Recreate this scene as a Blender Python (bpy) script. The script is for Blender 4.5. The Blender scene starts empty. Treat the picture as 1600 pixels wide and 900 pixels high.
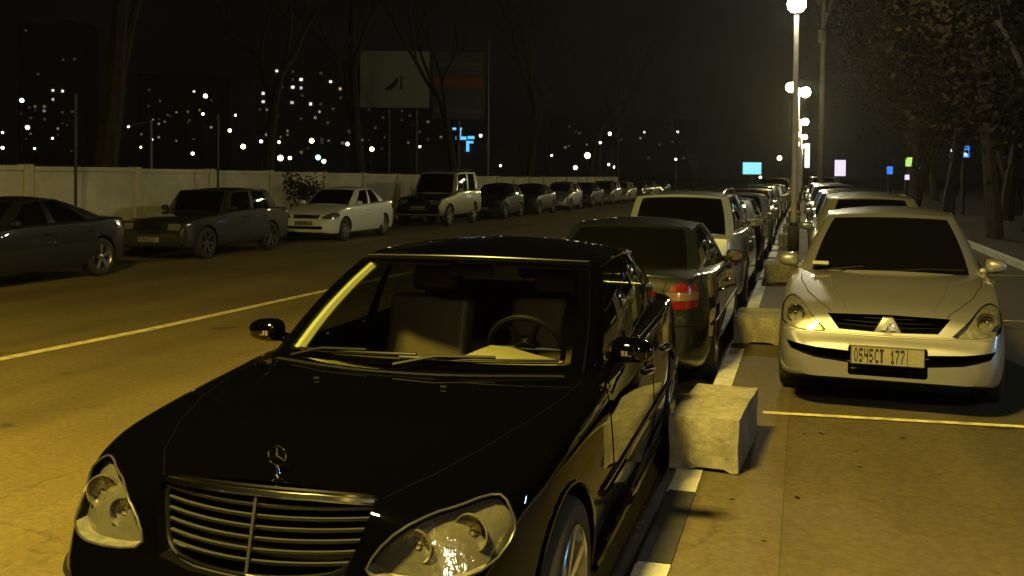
import bpy, bmesh, math, random
from mathutils import Vector, Matrix, noise
from mathutils.bvhtree import BVHTree
R = math.radians
rng = random.Random(7)
sc = bpy.context.scene
col = sc.collection

# ------------------------------------------------------------------ camera
F = 1560.0
VPX, VPY = 1255.0, 270.0
pitch = R(1.2)                       # the photograph is the lower crop of a taller frame: small pitch, shifted lens
PY0 = VPY + F * math.tan(pitch)      # row of the principal point
roll = R(.45)
yaw = math.atan((VPX - 800) / math.hypot(F, PY0 - VPY))
cam_d = bpy.data.cameras.new('camera')
cam_d.sensor_width = 36; cam_d.lens = F * 36 / 1600
cam_d.shift_y = (PY0 - 450 + .45 * math.pi / 180 * 455 * .6) / 1600
cam_d.clip_start = 0.05; cam_d.clip_end = 3000
cam = bpy.data.objects.new('camera', cam_d); col.objects.link(cam)
cam.location = (0, 0, 1.85)
cam.rotation_euler = (Matrix.Rotation(yaw, 3, 'Z') @ Matrix.Rotation(math.pi / 2 - pitch, 3, 'X') @ Matrix.Rotation(roll, 3, 'Z')).to_euler()
sc.camera = cam

# ------------------------------------------------------------------ night sky
w = bpy.data.worlds.new('World'); sc.world = w; w.use_nodes = True
nt = w.node_tree; bg = nt.nodes['Background']
tc = nt.nodes.new('ShaderNodeTexCoord'); mp = nt.nodes.new('ShaderNodeMapping')
mp.inputs['Scale'].default_value = (1.2, 1.2, 4.5)
nz = nt.nodes.new('ShaderNodeTexNoise'); nz.inputs['Scale'].default_value = 1.7
nz.inputs['Detail'].default_value = 5; nz.inputs['Roughness'].default_value = .55
cr = nt.nodes.new('ShaderNodeValToRGB')
cr.color_ramp.elements[0].position = .38; cr.color_ramp.elements[0].color = (.0011, .0012, .0011, 1)
cr.color_ramp.elements[1].position = .72; cr.color_ramp.elements[1].color = (.0036, .0036, .0031, 1)
nt.links.new(tc.outputs['Generated'], mp.inputs[0]); nt.links.new(mp.outputs[0], nz.inputs[0])
nt.links.new(nz.outputs['Fac'], cr.inputs[0]); nt.links.new(cr.outputs[0], bg.inputs[0])
bg.inputs[1].default_value = 1.0

KEY_POWER = 3800          # assumed sodium street lamp over the road, just outside the frame
GLOBE_E = 430.0            # globe lamps on the pavement
SODIUM = (1.0, .76, .15)
GLOBE = (1.0, .92, .60)

sc.view_settings.view_transform = 'Standard'; sc.view_settings.look = 'None'
sc.view_settings.exposure = 0; sc.view_settings.gamma = 1
sc.render.engine = 'CYCLES'
sc.cycles.use_denoising = True
sc.cycles.max_bounces = 6; sc.cycles.glossy_bounces = 4; sc.cycles.transparent_max_bounces = 12
sc.cycles.transmission_bounces = 6
sc.cycles.caustics_reflective = False; sc.cycles.caustics_refractive = False
sc.cycles.sample_clamp_indirect = 3.0
sc.cycles.use_adaptive_sampling = True; sc.cycles.adaptive_threshold = 0.01

# ------------------------------------------------------------------ materials
def mat(name, base, rough=.6, metal=0., coat=0., coat_r=.03, emit=None, e=0., spec=.5, bump=None, vary=None, tr=0.):
    m = bpy.data.materials.new(name); m.use_nodes = True
    n = m.node_tree.nodes; l = m.node_tree.links; p = n['Principled BSDF']
    p.inputs['Base Color'].default_value = (*base, 1); p.inputs['Roughness'].default_value = rough
    p.inputs['Metallic'].default_value = metal; p.inputs['Coat Weight'].default_value = coat
    p.inputs['Coat Roughness'].default_value = coat_r; p.inputs['Specular IOR Level'].default_value = spec
    if emit: p.inputs['Emission Color'].default_value = (*emit, 1); p.inputs['Emission Strength'].default_value = e
    co = n.new('ShaderNodeTexCoord')
    if vary:                                    # (scale, dark factor, light factor[, detail])
        t = n.new('ShaderNodeTexNoise'); t.inputs['Scale'].default_value = vary[0]
        t.inputs['Detail'].default_value = vary[3] if len(vary) > 3 else 6
        t.inputs['Roughness'].default_value = .6
        r = n.new('ShaderNodeValToRGB'); r.color_ramp.elements[0].position = .32; r.color_ramp.elements[1].position = .68
        r.color_ramp.elements[0].color = tuple(min(1, c * vary[1]) for c in base) + (1,)
        r.color_ramp.elements[1].color = tuple(min(1, c * vary[2]) for c in base) + (1,)
        l.new(co.outputs['Object'], t.inputs[0]); l.new(t.outputs['Fac'], r.inputs[0]); l.new(r.outputs[0], p.inputs['Base Color'])
    if bump:                                    # (scale, strength, distance)
        t = n.new('ShaderNodeTexNoise'); t.inputs['Scale'].default_value = bump[0]; t.inputs['Detail'].default_value = 4
        b = n.new('ShaderNodeBump'); b.inputs['Strength'].default_value = bump[1]; b.inputs['Distance'].default_value = bump[2]
        l.new(co.outputs['Object'], t.inputs[0]); l.new(t.outputs['Fac'], b.inputs['Height']); l.new(b.outputs[0], p.inputs['Normal'])
    return m

def paint(name, base, metal=.0, rough=.35, dust=.06, spec=.5):
    """car lacquer with a thin, uneven film of road dust"""
    m = mat(name, base, rough, metal, 1.0, .035, spec=spec)
    n = m.node_tree.nodes; l = m.node_tree.links; p = n['Principled BSDF']
    co = n.new('ShaderNodeTexCoord'); t = n.new('ShaderNodeTexNoise'); t.inputs['Scale'].default_value = 5; t.inputs['Detail'].default_value = 8
    r = n.new('ShaderNodeMapRange'); r.inputs[1].default_value = .35; r.inputs[2].default_value = .75
    r.inputs[3].default_value = .012; r.inputs[4].default_value = .012 + dust
    l.new(co.outputs['Object'], t.inputs[0]); l.new(t.outputs['Fac'], r.inputs[0]); l.new(r.outputs[0], p.inputs['Coat Roughness'])
    return m

def glassy(name, tint=(.85, .9, .85), clear=.8, rough=.02):
    """thin pane: mirror reflection by fresnel over see-through tint"""
    m = bpy.data.materials.new(name); m.use_nodes = True
    n = m.node_tree.nodes; l = m.node_tree.links; n.remove(n['Principled BSDF'])
    t = n.new('ShaderNodeBsdfTransparent'); t.inputs[0].default_value = tuple(c * clear for c in tint) + (1,)
    g = n.new('ShaderNodeBsdfGlossy'); g.inputs['Roughness'].default_value = rough
    f = n.new('ShaderNodeFresnel'); ge = n.new('ShaderNodeNewGeometry'); io = n.new('ShaderNodeMapRange'); io.inputs[3].default_value = 1.5; io.inputs[4].default_value = 1 / 1.5
    l.new(ge.outputs['Backfacing'], io.inputs[0]); l.new(io.outputs[0], f.inputs[0])
    x = n.new('ShaderNodeMixShader')
    l.new(f.outputs[0], x.inputs[0]); l.new(t.outputs[0], x.inputs[1]); l.new(g.outputs[0], x.inputs[2])
    l.new(x.outputs[0], n['Material Output'].inputs[0])
    return m

def asphalt(name, base, patch=1.25):
    m = mat(name, base, .78, spec=.35)
    n = m.node_tree.nodes; l = m.node_tree.links; p = n['Principled BSDF']
    co = n.new('ShaderNodeTexCoord')
    big = n.new('ShaderNodeTexNoise'); big.inputs['Scale'].default_value = .35; big.inputs['Detail'].default_value = 6
    mpn = n.new('ShaderNodeMapping'); mpn.inputs['Scale'].default_value = (2.4, .22, 1)
    lanes = n.new('ShaderNodeTexNoise'); lanes.inputs['Scale'].default_value = .5; lanes.inputs['Detail'].default_value = 3
    fine = n.new('ShaderNodeTexNoise'); fine.inputs['Scale'].default_value = 60; fine.inputs['Detail'].default_value = 3
    l.new(co.outputs['Object'], big.inputs[0]); l.new(co.outputs['Object'], mpn.inputs[0]); l.new(mpn.outputs[0], lanes.inputs[0]); l.new(co.outputs['Object'], fine.inputs[0])
    a = n.new('ShaderNodeMath'); a.operation = 'ADD'; l.new(big.outputs['Fac'], a.inputs[0]); l.new(lanes.outputs['Fac'], a.inputs[1])
    b = n.new('ShaderNodeMath'); b.operation = 'MULTIPLY_ADD'; b.inputs[1].default_value = .5; l.new(fine.outputs['Fac'], b.inputs[0]); l.new(a.outputs[0], b.inputs[2])
    r = n.new('ShaderNodeMapRange'); r.inputs[1].default_value = .95; r.inputs[2].default_value = 1.55; r.inputs[3].default_value = .66; r.inputs[4].default_value = patch * 1.06
    l.new(b.outputs[0], r.inputs[0])
    wob = n.new('ShaderNodeTexNoise'); wob.inputs['Scale'].default_value = 1.6; wob.inputs['Detail'].default_value = 5
    l.new(co.outputs['Object'], wob.inputs[0])
    mixv = n.new('ShaderNodeVectorMath'); mixv.operation = 'MULTIPLY_ADD'; mixv.inputs[1].default_value = (.9, .9, 0); l.new(wob.outputs['Color'], mixv.inputs[0]); l.new(co.outputs['Object'], mixv.inputs[2])
    vor = n.new('ShaderNodeTexVoronoi'); vor.feature = 'DISTANCE_TO_EDGE'; vor.inputs['Scale'].default_value = .38; l.new(mixv.outputs[0], vor.inputs[0])
    crk = n.new('ShaderNodeMapRange'); crk.inputs[1].default_value = .0; crk.inputs[2].default_value = .006; crk.inputs[3].default_value = .72; crk.inputs[4].default_value = 1.0; l.new(vor.outputs['Distance'], crk.inputs[0])
    st = n.new('ShaderNodeTexNoise'); st.inputs['Scale'].default_value = 1.9; st.inputs['Detail'].default_value = 4; st.inputs['Roughness'].default_value = .45; l.new(co.outputs['Object'], st.inputs[0])
    stn = n.new('ShaderNodeMapRange'); stn.inputs[1].default_value = .66; stn.inputs[2].default_value = .74; stn.inputs[3].default_value = 1.0; stn.inputs[4].default_value = .45; l.new(st.outputs['Fac'], stn.inputs[0])
    gr = n.new('ShaderNodeTexNoise'); gr.inputs['Scale'].default_value = 22; gr.inputs['Detail'].default_value = 2; l.new(co.outputs['Object'], gr.inputs[0])
    grt = n.new('ShaderNodeMapRange'); grt.inputs[1].default_value = .3; grt.inputs[2].default_value = .75; grt.inputs[3].default_value = .82; grt.inputs[4].default_value = 1.22; l.new(gr.outputs['Fac'], grt.inputs[0])
    m1 = n.new('ShaderNodeMath'); m1.operation = 'MULTIPLY'; l.new(crk.outputs[0], m1.inputs[0]); l.new(stn.outputs[0], m1.inputs[1])
    m2 = n.new('ShaderNodeMath'); m2.operation = 'MULTIPLY'; l.new(m1.outputs[0], m2.inputs[0]); l.new(grt.outputs[0], m2.inputs[1])
    m3 = n.new('ShaderNodeMath'); m3.operation = 'MULTIPLY'; l.new(m2.outputs[0], m3.inputs[0]); l.new(r.outputs[0], m3.inputs[1])
    v = n.new('ShaderNodeVectorMath'); v.operation = 'SCALE'; v.inputs[0].default_value = base; l.new(m3.outputs[0], v.inputs['Scale'])
    l.new(v.outputs[0], p.inputs['Base Color'])
    bm_ = n.new('ShaderNodeBump'); bm_.inputs['Strength'].default_value = .35; bm_.inputs['Distance'].default_value = .004
    l.new(fine.outputs['Fac'], bm_.inputs['Height']); l.new(bm_.outputs[0], p.inputs['Normal'])
    return m

M = dict(
    road=asphalt('road asphalt', (.112, .083, .026)),
    pave=asphalt('pavement asphalt', (.070, .054, .024), 1.18),
    soil=mat('verge soil', (.024, .021, .014), .9, vary=(.6, .6, 1.4), bump=(8, .5, .03)),
    strip=asphalt('concrete strip', (.084, .064, .030), 1.15),
    kerb=mat('kerb dark stone', (.034, .031, .028), .8, vary=(9, .6, 1.3), bump=(40, .4, .004)),
    kerbw=mat('kerb white paint', (.60, .57, .46), .7, vary=(14, .75, 1.1), bump=(50, .3, .003)),
    line=mat('worn line paint', (.68, .58, .28), .7, vary=(9, .45, 1.15)),
    concrete=mat('rough concrete', (.235, .21, .14), .9, vary=(13, .78, 1.12), bump=(30, .7, .01)),
    wallp=mat('wall panel', (.48, .44, .32), .9, vary=(.9, .72, 1.15), bump=(20, .3, .01)),
    wallc=mat('wall post', (.44, .40, .28), .9, vary=(3, .8, 1.1)),
    black=paint('black lacquer', (.0006, .0006, .0006), 0, .5, .012, .0),
    silver=paint('warm silver lacquer', (.26, .25, .26), .6, .42),
    bronze=paint('dark grey lacquer', (.010, .0115, .0105), .0, .45, .03, .1),
    dark=paint('near black lacquer', (.010, .011, .012), .0, .4, .03, .15),
    boxy=paint('dark green black lacquer', (.016, .018, .016), .0, .5, .03, .15),
    white=paint('white lacquer', (.62, .62, .55), .0, .4),
    suv2=paint('champagne lacquer', (.34, .32, .19), .3, .4),
    lsilver=paint('light silver lacquer', (.36, .38, .40), .35, .35),
    grey=paint('mid grey lacquer', (.15, .15, .15), .5, .35),
    red=paint('dark red lacquer', (.10, .012, .01), .2, .35),
    blue=paint('dark blue lacquer', (.01, .015, .04), .3, .35),
    chrome=mat('chrome', (.50, .49, .47), .13, 1.0),
    dchrome=mat('satin slat metal', (.055, .054, .05), .38, .5),
    blackp=mat('black plastic', (.007, .007, .007), .5, spec=.2, bump=(120, .2, .002)),
    void=mat('dark opening', (.003, .003, .003), .9, spec=0),
    tyre=mat('tyre rubber', (.018, .018, .017), .85, bump=(60, .3, .003)),
    rim=mat('alloy rim', (.38, .37, .35), .3, .9),
    dglass=mat('tinted car glass', (.003, .003, .003), .03, spec=.3),
    wglass=glassy('clear windscreen', (.80, .88, .80), .86),
    sglass=glassy('tinted side glass', (.5, .55, .5), .45),
    lens=glassy('headlight lens', (.95, .95, .92), .96, .04),
    reflector=mat('headlight reflector', (.46, .43, .35), .15, .85, bump=(26, .4, .015)),
    housing=mat('headlight housing', (.22, .21, .18), .35, .4, vary=(30, .6, 1.3)),
    tail=mat('red tail lens', (.13, .008, .006), .12, coat=1.0, vary=(60, .6, 1.3)),
    tailw=mat('pale tail lens', (.14, .085, .05), .12, coat=1.0),
    amber=mat('amber lens', (.12, .08, .04), .2, coat=1),
    plate=mat('number plate white', (.25, .225, .15), .5, vary=(40, .85, 1.08)),
    ink=mat('plate black', (.012, .012, .012), .6),
    trim=mat('beige cabin trim', (.48, .42, .2), .8, bump=(80, .2, .002)),
    trimd=mat('tan dashboard cover', (.26, .20, .10), .8),
    shopw=mat('dark shop wall', (.05, .05, .05), .8),
    leather=mat('dark leather', (.085, .052, .020), .5, bump=(30, .3, .004)),
    lampmetal=mat('lamp post paint', (.74, .70, .60), .45, vary=(6, .85, 1.1)),
    iron=mat('dark iron', (.03, .03, .03), .5, .4),
    bark=mat('tree bark', (.028, .022, .015), .95, vary=(5, .6, 1.4), bump=(14, .9, .03)),
    leaf=mat('autumn leaf', (.042, .029, .010), .9, spec=.08, vary=(.5, .55, 1.5)),
    leaf2=mat('dark leaf', (.022, .021, .009), .9, spec=.08, vary=(.5, .55, 1.5)),
    facade=mat('tower facade', (.62, .6, .56), .9, vary=(.05, .8, 1.15)),
    board=mat('billboard sheet', (.30, .31, .25), .8, vary=(.3, .93, 1.05)),
    boardg=mat('billboard dark sheet', (.05, .05, .06), .6),
    boardr=mat('billboard red stripe', (.20, .035, .02), .6),
    boards=mat('billboard grey stripe', (.10, .10, .10), .6),
)
def concrete_detail(m):
    n = m.node_tree.nodes; l = m.node_tree.links; p = n['Principled BSDF']; co = n.new('ShaderNodeTexCoord')
    vo = n.new('ShaderNodeTexVoronoi'); vo.inputs['Scale'].default_value = 34; l.new(co.outputs['Object'], vo.inputs[0])
    pit = n.new('ShaderNodeMapRange'); pit.inputs[1].default_value = .08; pit.inputs[2].default_value = .2; pit.inputs[3].default_value = .45; pit.inputs[4].default_value = 1; l.new(vo.outputs['Distance'], pit.inputs[0])
    ns = n.new('ShaderNodeTexNoise'); ns.inputs['Scale'].default_value = 3.2; ns.inputs['Detail'].default_value = 7; ns.inputs['Roughness'].default_value = .7; l.new(co.outputs['Object'], ns.inputs[0])
    sr = n.new('ShaderNodeMapRange'); sr.inputs[1].default_value = .38; sr.inputs[2].default_value = .62; sr.inputs[3].default_value = .74; sr.inputs[4].default_value = 1.1; l.new(ns.outputs['Fac'], sr.inputs[0])
    mu = n.new('ShaderNodeMath'); mu.operation = 'MULTIPLY'; l.new(pit.outputs[0], mu.inputs[0]); l.new(sr.outputs[0], mu.inputs[1])
    old = p.inputs['Base Color'].links[0].from_socket; sc_ = n.new('ShaderNodeVectorMath'); sc_.operation = 'SCALE'; l.new(old, sc_.inputs[0]); l.new(mu.outputs[0], sc_.inputs['Scale']); l.new(sc_.outputs[0], p.inputs['Base Color'])
concrete_detail(M['concrete']); concrete_detail(M['kerbw'])
def emat(name, c, e): return mat(name, (.02, .02, .02), .5, emit=c, e=e)
M['globe'] = emat('lit lamp globe', GLOBE, GLOBE_E)
M['globe_y'] = emat('lit sodium globe', (1, .82, .22), GLOBE_E * .8)
M['dist_y'] = emat('distant lamp warm', (1, .80, .42), 9)
M['dist_w'] = emat('distant lamp white', (1, .97, .85), 8)
M['win_w'] = emat('lit window', (1, .96, .84), 1.7)
M['win_f'] = emat('faint lit window', (1, .95, .8), .22)
M['win_y2'] = emat('faint warm window', (1, .7, .3), .16)
M['win_c'] = emat('cool lit window', (.8, .9, 1), .7)
M['win_y'] = emat('warm lit window', (1, .74, .36), .6)
M['win_d'] = emat('dim lit window', (1, .9, .72), .035)
M['cyan'] = emat('cyan lightbox', (.25, .72, .85), 1.3)
M['cyan_s'] = emat('cyan neon', (.12, .50, .80), 1.4)
M['lilac'] = emat('lilac lightbox', (.78, .68, .92), 1.2)
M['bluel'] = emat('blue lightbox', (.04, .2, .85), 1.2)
M['greenl'] = emat('green lightbox', (.42, .75, .14), 1.2)
M['whitel'] = emat('white lightbox', (.9, .95, .85), 1.3)
M['tube'] = emat('assumed cool tube', (.30, .62, 1.0), 90)
M['redl'] = emat('red lamp', (1, .06, .03), 1.2)

# ------------------------------------------------------------------ generic helpers
def link_mesh(name, bm, m, parent=None, smooth=True, sharp=40, mats=None):
    me = bpy.data.meshes.new(name); bm.to_mesh(me); bm.free()
    o = bpy.data.objects.new(name, me); col.objects.link(o)
    for x in ([m] if mats is None else mats): me.materials.append(x)
    if smooth:
        me.shade_smooth()
        try: me.set_sharp_from_angle(angle=R(sharp))
        except Exception: pass
    if parent: o.parent = parent
    return o
def tag(o, label=None, cat=None, group=None, kind=None):
    if label: o['label'] = label
    if cat: o['category'] = cat
    if group: o['group'] = group
    if kind: o['kind'] = kind
    return o
def empty(name, loc=(0, 0, 0), rz=0):
    o = bpy.data.objects.new(name, None); o.empty_display_size = .2; col.objects.link(o)
    o.location = loc; o.rotation_euler = (0, 0, rz); return o
def copy_tree(o, parent=None):
    c = o.copy(); col.objects.link(c)
    if parent: c.parent = parent; c.matrix_parent_inverse = o.matrix_parent_inverse
    for ch in list(o.children): copy_tree(ch, c)
    return c
def box(bm, c, s, rot=None, mi=0):
    r = bmesh.ops.create_cube(bm, size=1)
    mt = Matrix.Translation(c) @ (rot or Matrix()) @ Matrix.Diagonal((*s, 1))
    bmesh.ops.transform(bm, matrix=mt, verts=r['verts'])
    for v in r['verts']:
        for f in v.link_faces: f.material_index = mi
    return r['verts']
def bevel(bm, wd, seg=2):
    bmesh.ops.bevel(bm, geom=[e for e in bm.edges], offset=wd, segments=seg, affect='EDGES', profile=.5)
def tube(bm, pts, rad, seg=8, caps=True, flat=1.0, upv=None):
    pts = [Vector(p) for p in pts]; rads = rad if isinstance(rad, (list, tuple)) else [rad] * len(pts)
    rings = []; ref = None
    for i, p in enumerate(pts):
        t = (pts[min(i + 1, len(pts) - 1)] - pts[max(i - 1, 0)]).normalized()
        if upv is not None: ref = Vector(upv)
        elif ref is None: ref = Vector((0, 0, 1)) if abs(t.z) < .9 else Vector((1, 0, 0))
        a = t.cross(ref).normalized(); b = a.cross(t).normalized()
        if upv is None: ref = b
        rings.append([bm.verts.new(p + a * math.cos(2 * math.pi * k / seg) * rads[i] + b * math.sin(2 * math.pi * k / seg) * rads[i] * flat) for k in range(seg)])
    for r0, r1 in zip(rings, rings[1:]):
        for k in range(seg): bm.faces.new((r0[k], r0[(k + 1) % seg], r1[(k + 1) % seg], r1[k]))
    if caps:
        bm.faces.new(rings[0]); bm.faces.new(rings[-1][::-1])
def lathe(bm, prof, seg=24, mt=None, mi=0):
    """prof: list of (radius, axial) about local X axis"""
    mt = mt or Matrix(); rings = []
    for r, a in prof:
        if r < 1e-5: rings.append([bm.verts.new(mt @ Vector((a, 0, 0)))])
        else: rings.append([bm.verts.new(mt @ Vector((a, r * math.cos(2 * math.pi * k / seg), r * math.sin(2 * math.pi * k / seg)))) for k in range(seg)])
    for r0, r1 in zip(rings, rings[1:]):
        for k in range(seg):
            if len(r0) == 1 and len(r1) == 1: continue
            if len(r0) == 1: f = bm.faces.new((r0[0], r1[(k + 1) % seg], r1[k]))
            elif len(r1) == 1: f = bm.faces.new((r0[k], r0[(k + 1) % seg], r1[0]))
            else: f = bm.faces.new((r0[k], r0[(k + 1) % seg], r1[(k + 1) % seg], r1[k]))
            f.material_index = mi
def part(name, fn, m, parent=None, **k):
    bm = bmesh.new(); fn(bm)
    bmesh.ops.recalc_face_normals(bm, faces=bm.faces)
    return link_mesh(name, bm, m, parent, **k)
def curve(keys):
    """monotone cubic interpolation"""
    xs = [k[0] for k in keys]; ys = [k[1] for k in keys]; n = len(xs)
    d = [(ys[i + 1] - ys[i]) / (xs[i + 1] - xs[i]) for i in range(n - 1)]
    mt = [d[0]] + [0 if d[i - 1] * d[i] <= 0 else 2 * d[i - 1] * d[i] / (d[i - 1] + d[i]) for i in range(1, n - 1)] + [d[-1]]
    def f(x):
        if x <= xs[0]: return ys[0]
        if x >= xs[-1]: return ys[-1]
        i = max(j for j in range(n - 1) if xs[j] <= x); h = xs[i + 1] - xs[i]; t = (x - xs[i]) / h
        return ((2*t**3 - 3*t*t + 1) * ys[i] + (t**3 - 2*t*t + t) * h * mt[i] + (-2*t**3 + 3*t*t) * ys[i+1] + (t**3 - t*t) * h * mt[i+1])
    return f
def chaikin(p, n):
    for _ in range(n):
        q = [p[0]]
        for a, b in zip(p, p[1:]):
            q += [tuple(a[k] * .75 + b[k] * .25 for k in range(2)), tuple(a[k] * .25 + b[k] * .75 for k in range(2))]
        q.append(p[-1]); p = q
    return p
def smooth_closed(p, n=2):
    for _ in range(n):
        q = []
        for i in range(len(p)):
            a, b = p[i], p[(i + 1) % len(p)]
            q += [(a[0] * .75 + b[0] * .25, a[1] * .75 + b[1] * .25), (a[0] * .25 + b[0] * .75, a[1] * .25 + b[1] * .75)]
        p = q
    return p
def mirror(p): return [(-x, z) for x, z in p][::-1]

# ------------------------------------------------------------------ cars
def hull_bm(S, res=1.0):
    L = S['L']; W = curve(S['w']); ZC = curve(S['zc']); ZS = curve(S['zs']); ZB = curve(S['zb'])
    n = int(84 * res); ys = []
    for i in range(n + 1):
        t = i / n; ys.append(L * (.72 * (.5 - .5 * math.cos(math.pi * t)) + .28 * t))
    cut = S.get('crease', .93); bm = bmesh.new(); rings = []
    it = 3 if res > .6 else 2
    for y in ys:
        wv, zc, zs, zb = W(y), ZC(y), ZS(y), ZB(y); h = zs - zb
        c = [(0, zb), (.6 * wv, zb), (.93 * wv, zb), (.975 * wv, zb + .10 * h), (.995 * wv, zb + .34 * h), (wv, zb + .55 * h), (.985 * wv, zb + .80 * h),
             (.965 * wv, zs - .02 * h), (cut * wv, zs + .015), (.84 * wv, zs + (zc - zs) * .45), (.62 * wv, zs + (zc - zs) * .80), (.3 * wv, zc - .004), (0, zc)]
        half = chaikin(c, it)
        full = [(-x, z) for x, z in half[::-1]] + half[1:-1]
        rings.append([bm.verts.new((x, y, z)) for x, z in full])
    for r0, r1 in zip(rings, rings[1:]):
        m_ = len(r0)
        for k in range(m_): bm.faces.new((r0[k], r0[(k + 1) % m_], r1[(k + 1) % m_], r1[k]))
    bm.faces.new(rings[0]); bm.faces.new(rings[-1][::-1])
    bmesh.ops.recalc_face_normals(bm, faces=bm.faces)
    return bm

def lerp(a, b, t): return a + (b - a) * t
def greenhouse(S, res=1.0):
    """returns shell bmesh, {'windscreen','rear','window+','window-'} glass bmeshes"""
    G = S['G']; nW = max(4, int(10 * res)); nS = max(8, int(26 * res)); nV = max(4, int(8 * res)); nP = 3
    (ybc, ybs, xb, zbc, zbs) = G['wb']; (ytc, yts, xt, ztc, zts) = G['wt']
    (rbc, rbs, rxb, rzbc, rzbs) = G['rb']; (rtc, rts, rxt, rztc, rzts) = G['rt']
    pb, pt = G.get('pillar', (.10, .07)); qb, qt = G.get('cpillar', (.35, .22))
    xo_b, xo_t = G.get('xo', (.05, .04))
    B = []; T = []; U = []
    for i in range(nW + 1):
        t = i / nW
        B.append(Vector((xb * t, lerp(ybc, ybs, t ** 2.2), lerp(zbc, zbs, t ** 2)))); T.append(Vector((xt * t, lerp(ytc, yts, t ** 2.2), lerp(ztc, zts, t ** 2)))); U.append(('w', t))
    sb0 = Vector((xb + xo_b, ybs + pb, zbs)); st0 = Vector((xt + xo_t, yts + pt, zts - .012))
    def bez(a, c, b, t): return a * (1 - t) ** 2 + c * 2 * t * (1 - t) + b * t * t
    for i in range(1, nP + 1):
        t = i / nP
        B.append(bez(B[nW], Vector((sb0.x, B[nW].y + pb * .25, B[nW].z)), sb0, t)); T.append(bez(T[nW], Vector((st0.x, T[nW].y + pt * .25, T[nW].z)), st0, t)); U.append(('a', t))
    sb1 = Vector((rxb + xo_b * .6, rbs - qb * .2, rzbs)); st1 = Vector((rxt + xo_t, rts - qt * .35, rzts - .012))
    bul = G.get('bulge', .035); arc = G.get('arc', .04); rise = G.get('rise', .0)
    for i in range(1, nS + 1):
        s = i / nS; k = 4 * s * (1 - s)
        b = sb0.lerp(sb1, s); b.x += bul * k; b.z -= .01 * k
        tp = st0.lerp(st1, s); tp.x += bul * .5 * k; tp.z += arc * k
        B.append(b); T.append(tp); U.append(('s', s))
    rB = Vector((rxb, rbs, rzbs)); rT = Vector((rxt, rts, rzts))
    for i in range(1, nP + 1):
        t = i / nP
        B.append(bez(sb1, Vector((sb1.x, rB.y - .03, rB.z)), rB, t)); T.append(bez(st1, Vector((st1.x, rT.y - .03, rT.z)), rT, t)); U.append(('c', t))
    for i in range(1, nW + 1):
        t = 1 - i / nW
        B.append(Vector((rxb * t, lerp(rbc, rbs, t ** 2.2), lerp(rzbc, rzbs, t ** 2)))); T.append(Vector((rxt * t, lerp(rtc, rts, t ** 2.2), lerp(rztc, rzts, t ** 2)))); U.append(('r', t))
    nU = len(B) - 1
    vs = [0, .045] + [lerp(.045, .93, i / nV) for i in range(1, nV + 1)] + [1.0]
    cb = G.get('curve', .03)
    def P(i, v):
        p = B[i].lerp(T[i], v); k = 4 * v * (1 - v) * cb
        kind = U[i][0]
        if kind in 'sac': p.x += k
        elif kind == 'w': p.z += k * .8; p.y -= k * .5; p.x += k * U[i][1]
        else: p.z += k * .8; p.y += k * .5; p.x += k * U[i][1]
        return p
    shell = bmesh.new(); glass = {k: bmesh.new() for k in ('windscreen', 'rear')}; wins = {}
    doors = G['win']
    for sg in (1, -1):
        for i in range(nU):
            for j in range(len(vs) - 1):
                q = [P(i, vs[j]), P(i + 1, vs[j]), P(i + 1, vs[j + 1]), P(i, vs[j + 1])]
                q = [Vector((p.x * sg, p.y, p.z)) for p in q]
                if sg > 0: q = q[::-1]
                tgt = shell
                inner = 1 <= j < len(vs) - 2
                ka, kb = U[i], U[i + 1]
                if inner and ka[0] == 'w' and kb[0] == 'w' and kb[1] < G.get('wedge', .99): tgt = glass['windscreen']
                elif inner and kb[0] == 'r' and ka[0] == 'r': tgt = glass['rear']
                elif inner and kb[0] == 's':
                    for wi, (s0, s1) in enumerate(doors):
                        sa = ka[1] if ka[0] == 's' else 0
                        if sa >= s0 - 1e-6 and kb[1] <= s1 + 1e-6: tgt = wins.setdefault((wi, sg), bmesh.new())
                if tgt is not shell: q = [p + Vector((0, 0, 0)) for p in q]
                tgt.faces.new([tgt.verts.new(p) for p in q])
    # roof, a grid from windscreen header to rear header
    a0, a1 = nW, nU - nW; rows = a1 - a0; cr = G.get('crown', .05)
    def Rf(k, m_):
        sp = T[a0 + k]; f = k / rows
        yc = lerp(ytc, rtc, f); zc = lerp(ztc, rztc, f) + cr * 4 * f * (1 - f) + arc * 4 * f * (1 - f)
        return Vector((sp.x * m_, lerp(yc, sp.y, m_ ** 2.2), lerp(zc, sp.z, m_ ** 2)))
    for sg in (1, -1):
        for k in range(rows):
            for m_ in range(nW):
                q = [Rf(k, m_ / nW), Rf(k, (m_ + 1) / nW), Rf(k + 1, (m_ + 1) / nW), Rf(k + 1, m_ / nW)]
                q = [Vector((p.x * sg, p.y, p.z)) for p in q]
                if sg < 0: q = q[::-1]
                shell.faces.new([shell.verts.new(p) for p in q])
    for b in [shell] + list(glass.values()) + list(wins.values()):
        bmesh.ops.remove_doubles(b, verts=b.verts, dist=.0008)
        bmesh.ops.dissolve_degenerate(b, dist=.0005, edges=b.edges)
    bmesh.ops.recalc_face_normals(shell, faces=shell.faces)
    side = dict(P=P, U=U, nU=nU, vs=vs)
    return shell, glass, wins, side

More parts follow.
